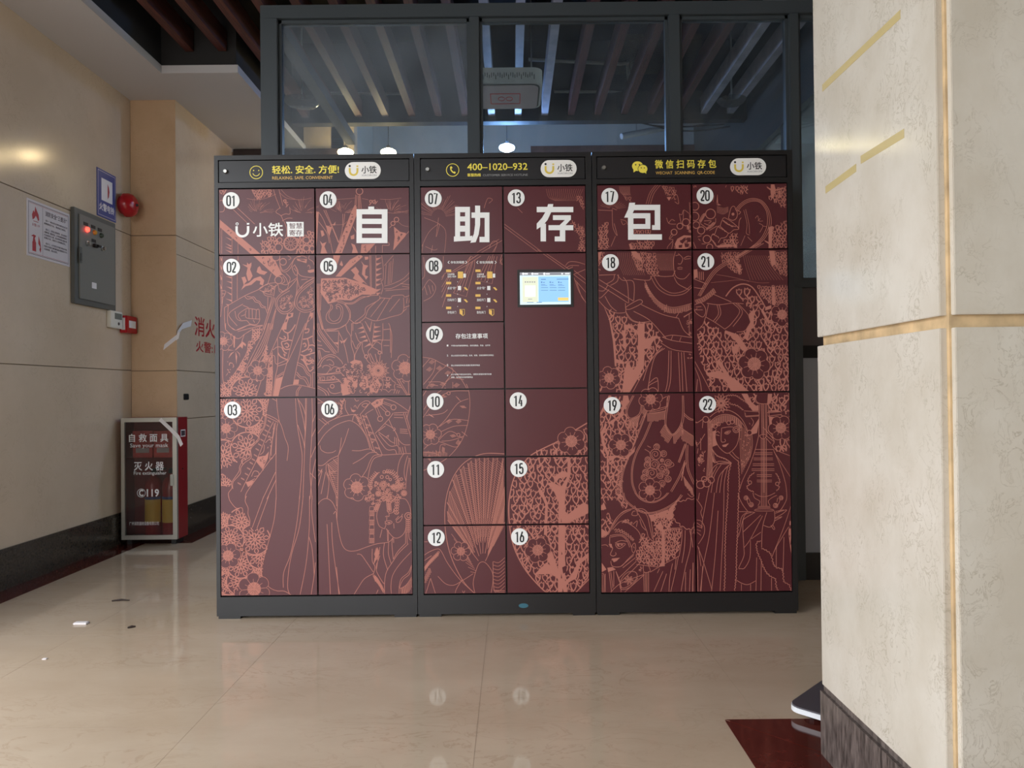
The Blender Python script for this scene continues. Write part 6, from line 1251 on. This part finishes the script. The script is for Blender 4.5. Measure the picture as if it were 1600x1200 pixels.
a = atY(256, 543, PILY - 0.002); c_ = atY(280, 524, PILY - 0.002); d_ = atX(296, 505, PILX + 0.006)
ribbon('seal_strip', [a, c_, Vector((PILX + 0.004, PILY - 0.003, c_.z + 0.008)), Vector((PILX + 0.012, PILY + 0.06, d_.z - 0.03)), d_ + Vector((0.012, 0, 0))], (0.006, -0.004, 0.020), 'paper', 'white paper seal strip stuck around the pilaster corner', 'paper strip')
# litter on the floor
p = atZ(127, 975); tag(MB().box(p.x - 0.028, p.x + 0.028, p.y - 0.014, p.y + 0.014, 0.0, 0.008).build('paper_scrap', 'paper', bev=0.003), 'small white paper scrap lying on the marble floor', 'litter')
p = atZ(188, 940); tag(MB().tube([(p.x - 0.038, p.y, 0.004), (p.x, p.y + 0.012, 0.005), (p.x + 0.038, p.y + 0.006, 0.004)], [0.003, 0.0045, 0.002], 6).build('twig', 'litter_dark', smooth=True), 'dark thin twig lying on the floor near the fire cabinet', 'litter')
p = atZ(206, 981); tag(MB().tube([(p.x - 0.012, p.y - .01, 0.004), (p.x, p.y, 0.005), (p.x + 0.012, p.y + 0.006, 0.004)], [0.003, 0.005, 0.003], 6).build('debris_crumb', 'litter_dark', smooth=True), 'tiny dark crumb on the floor near the white scrap', 'litter')
p = atZ(70, 1030); tag(MB().box(p.x - 0.008, p.x + 0.008, p.y - 0.006, p.y + 0.006, 0.0, 0.003).build('paper_crumb', 'paper', bev=0.001), 'tiny white speck of paper on the floor', 'litter')
# base plate of a stand behind the pillar
sb = empty('stand_base', (1.0, 2.095, 0)); tag(sb, 'dark grey flat base plate with white edge beside the pillar', 'stand base')
def rrect(x0, x1, y0, y1, r, z, n=6):
    out = []
    for cx, cy, a0 in ((x1 - r, y1 - r, 0), (x0 + r, y1 - r, 90), (x0 + r, y0 + r, 180), (x1 - r, y0 + r, 270)):
        for k in range(n + 1): a = math.radians(a0 + 90 * k / n); out.append((cx + r * math.cos(a), cy + r * math.sin(a), z))
    return out
def rot_(pts):
    q = math.sqrt(0.5); return [(1.0 + (x - y) * q, 2.095 + (x + y) * q, z) for x, y, z in pts]
MB().prism(rot_(rrect(-0.165, 0.165, -0.165, 0.165, 0.035, 0.016)), (0, 0, 0.014)).build('rim', 'plate_white', sb)
MB().prism(rot_(rrect(-0.163, 0.163, -0.163, 0.163, 0.034, 0.030)), (0, 0, 0.004)).build('top_plate', 'plate_grey', sb)
for fx_, fy_ in ((-0.11, -0.11), (0.11, -0.11), (-0.11, 0.11), (0.11, 0.11)):
    q = rot_([(fx_, fy_, 0)])[0]; MB().lathe([(0, 0), (0.025, 0), (0.028, 0.016), (0, 0.016)], q, (0, 0, 1), 14).build('foot', 'black_plastic', sb)
MB().tube([(1.04, 2.095, 0.034), (1.04, 2.095, 1.1)], 0.016, 12).build('pole', 'steel', sb, smooth=True)
# old tape residue on the pillar
for (x0, ya, x1, yb, hh, l) in ((1285, 138, 1407, 22, 9, 'upper'), (1290, 297, 1338, 262, 8, 'low'), (1345, 250, 1413, 208, 9, 'mid')):
    a, c_ = atX(x0, ya, PX0), atX(x1, yb, PX0); dv = 0.009
    b = MB().prism([(PX0 - 0.0006, a.y, a.z - dv), (PX0 - 0.0006, c_.y, c_.z - dv), (PX0 - 0.0006, c_.y, c_.z + dv), (PX0 - 0.0006, a.y, a.z + dv)], (0.0005, 0, 0))
    lab = {'upper': 'long yellowed adhesive tape mark near the top of the cream pillar', 'low': 'short faded yellow tape mark on the pillar, the lower of a slanting pair', 'mid': 'yellow tape mark on the pillar, the higher of a slanting pair'}[l]
    tag(b.build('tape_mark', 'tape_yellow'), lab, 'tape', 'tape marks on the pillar')
# ================================================================== BEHIND THE GLASS
def lamp(px, py, Y, mt, lab):
    p = atY(px, py, Y); r = 0.06
    e = empty('pendant_bulb', (p.x, p.y, p.z)); tag(e, lab, 'lamp', 'bare bulbs hanging behind the glass')
    MB().lathe([(0, -0.026), (r * 0.5, -0.024), (r * 0.9, -0.012), (r, 0), (r * 0.9, 0.012), (r * 0.5, 0.024), (0, 0.026)], p, (0, 0, 1), 24).build('bulb', mt, e, smooth=True)
    MB().lathe([(0, 0.022), (0.016, 0.022), (0.014, 0.05), (0, 0.05)], p, (0, 0, 1), 16).build('socket', 'black_plastic', e)
    MB().tube([p + Vector((0, 0, 0.05)), (p.x, p.y, 3.5)], 0.003, 6).build('cord', 'cable_black', e)
lamp(540, 238, 5.58, 'bulb_warm', 'lit warm bulb hanging behind the glass, further from the phone number header')
lamp(607, 238, 5.58, 'bulb_warm', 'lit warm bulb hanging behind the glass, nearer the phone number header')
lamp(792, 231, 5.58, 'bulb_cool', 'lit cold white bulb hanging above the phone number header')
# lantern box
ly = 4.35
la = atY(738, 106, ly); lb_ = atY(848, 129, ly); ld = 0.40
ln = empty('ceiling_lantern', ((la.x + lb_.x) / 2, ly + ld / 2, lb_.z)); tag(ln, 'white rounded lantern box hanging from the slats behind the glass', 'lantern')
def slab(z0, z1, inset, name, mt): return MB().prism(rrect(la.x + inset, lb_.x - inset, ly + inset, ly + ld - inset, 0.06 - inset * 0.5, z0), (0, 0, z1 - z0)).build(name, mt, ln, smooth=True)
slab(lb_.z, la.z, 0.0, 'body', 'lantern_white'); slab(lb_.z - 0.004, lb_.z - 0.0002, 0.014, 'shadow_gap', 'box_edge'); slab(lb_.z - 0.010, lb_.z - 0.0042, 0.024, 'diffuser', 'lantern_pink')
for k in range(26):
    x = la.x + 0.05 + k * (lb_.x - la.x - 0.1) / 25; zz = la.z - 0.03 - 0.012 * (k % 3 == 1)
    MB().box(x - 0.002, x + 0.002, ly - 0.0015, ly, zz - 0.020 - 0.008 * (k % 2), zz).build('fret', 'box_edge', ln)
xa, xb, ya, yb, oz = la.x + 0.10, lb_.x - 0.13, ly + 0.13, ly + 0.29, lb_.z - 0.0125
b = MB()
for (x0, x1, q0, q1) in ((xa, xb, ya, ya + 0.006), (xa, xb, yb - 0.006, yb), (xa, xa + 0.005, ya, yb), (xb - 0.005, xb, ya, yb)): b.box(x0, x1, q0, q1, oz, oz + 0.0024)
b.build('ornament_frame', 'mask_box', ln)
mx, my = (xa + xb) / 2, (ya + yb) / 2
for sx in (-1, 1): MB().tube([(mx + sx * (0.024 + 0.02 * math.cos(t_)), my + 0.03 * math.sin(t_), oz + 0.001) for t_ in [2 * math.pi * k / 14 for k in range(15)]], 0.002, 5).build('ornament_scroll', 'mask_box', ln)
for xx in (la.x + 0.06, lb_.x - 0.06): MB().tube([(xx, ly + 0.2, la.z - 0.005), (xx, ly + 0.2, 3.5)], 0.005, 8).build('hanger_rod', 'steel', ln)
# clear glass lamp shades
for (px, py, Y, r, l) in ((472, 162, 4.7, 0.115, 'clear glass dish lampshade above the smiley locker header'), (1143, 160, 4.9, 0.095, 'clear glass dish lampshade above the chat bubble locker header')):
    p = atY(px, py, Y)
    e = empty('glass_lampshade', p); tag(e, l, 'lampshade', 'glass lampshades behind the partition')
    MB().lathe([(0.0, -0.022), (r * 0.45, -0.02), (r * 0.8, -0.008), (r, 0.016), (r * 0.985, 0.018), (r * 0.78, -0.004), (r * 0.4, -0.015), (0, -0.017)], p, (0, 0, 1), 32).build('dish', 'shade_glass', e, smooth=True)
    MB().tube([p + Vector((0, 0, -0.018)), (p.x, p.y, 3.5)], 0.006, 8).build('stem', 'steel', e)
# conduits, cables and fluorescent batten
def pipe(pts, r, name, mt, lab, cat, group=None): return tag(MB().tube(pts, r, 8).build(name, mt, smooth=True), lab, cat, group)
def smooth3(pts, k=8):
    out = []
    for i in range(len(pts) - 1):
        p0, p1, p2, p3 = pts[max(i - 1, 0)], pts[i], pts[i + 1], pts[min(i + 2, len(pts) - 1)]
        for j in range(k):
            t_ = j / k; out.append(0.5 * (2 * p1 + (p2 - p0) * t_ + (2 * p0 - 5 * p1 + 4 * p2 - p3) * t_ ** 2 + (3 * p1 - p0 - 3 * p2 + p3) * t_ ** 3))
    return out + [pts[-1]]
zc = 3.12
A = [atZ(826, 93, zc), atZ(970, 100, zc)]; A.append(A[1] + Vector((0.03, -0.01, 0.0)))
pipe(A + [A[-1] + Vector((0.012, -0.02, 0.0)), A[-1] + Vector((0.014, -0.45, 0))][:1] + [atZ(981, 106, zc), atZ(983, 137, zc)], 0.012, 'conduit', 'pipe_white', 'white bent conduit above the ceiling slats', 'pipe')
pipe([atZ(866, 143, zc), atZ(1046, 145, zc)], 0.012, 'conduit', 'pipe_white', 'straight white conduit crossing above slats near the chat bubble locker', 'pipe')
pipe([atZ(516, 146, zc), atZ(716, 148, zc)], 0.011, 'conduit', 'pipe_white', 'straight white conduit crossing above slats over the smiley locker', 'pipe')
ft = empty('fluorescent_batten', atY(1080, 196, 6.3)); tag(ft, 'slanting white fluorescent batten near the back wall', 'lamp')
a, c_ = atY(971, 213, 6.1), atY(1190, 171, 6.6)
MB().tube([a, c_], 0.024, 10).build('tube', 'lantern_white', ft, smooth=True)
for t_ in (0.1, 0.9):
    q = a.lerp(c_, t_); MB().tube([q, (q.x, q.y, 3.5)], 0.004, 6).build('hanger', 'steel', ft)
for pts, l in ((((982, 186), (1020, 196), (1070, 198), (1120, 195), (1192, 191)), 'black cable sagging across the back room, the shallower of a pair'), (((980, 186), (1010, 194), (1060, 204), (1105, 203), (1150, 196), (1190, 192)), 'black cable sagging across the back room, the deeper of a pair')):
    cy_ = 6.0 if 'shallower' in l else 5.85
    q = [atY(x, y, cy_) for x, y in pts]
    pipe([Vector((q[0].x, q[0].y, 3.5))] + smooth3(q) + [Vector((1.76, cy_, q[-1].z + 0.02))], 0.006, 'hanging_cable', 'cable_black', l, 'cable')
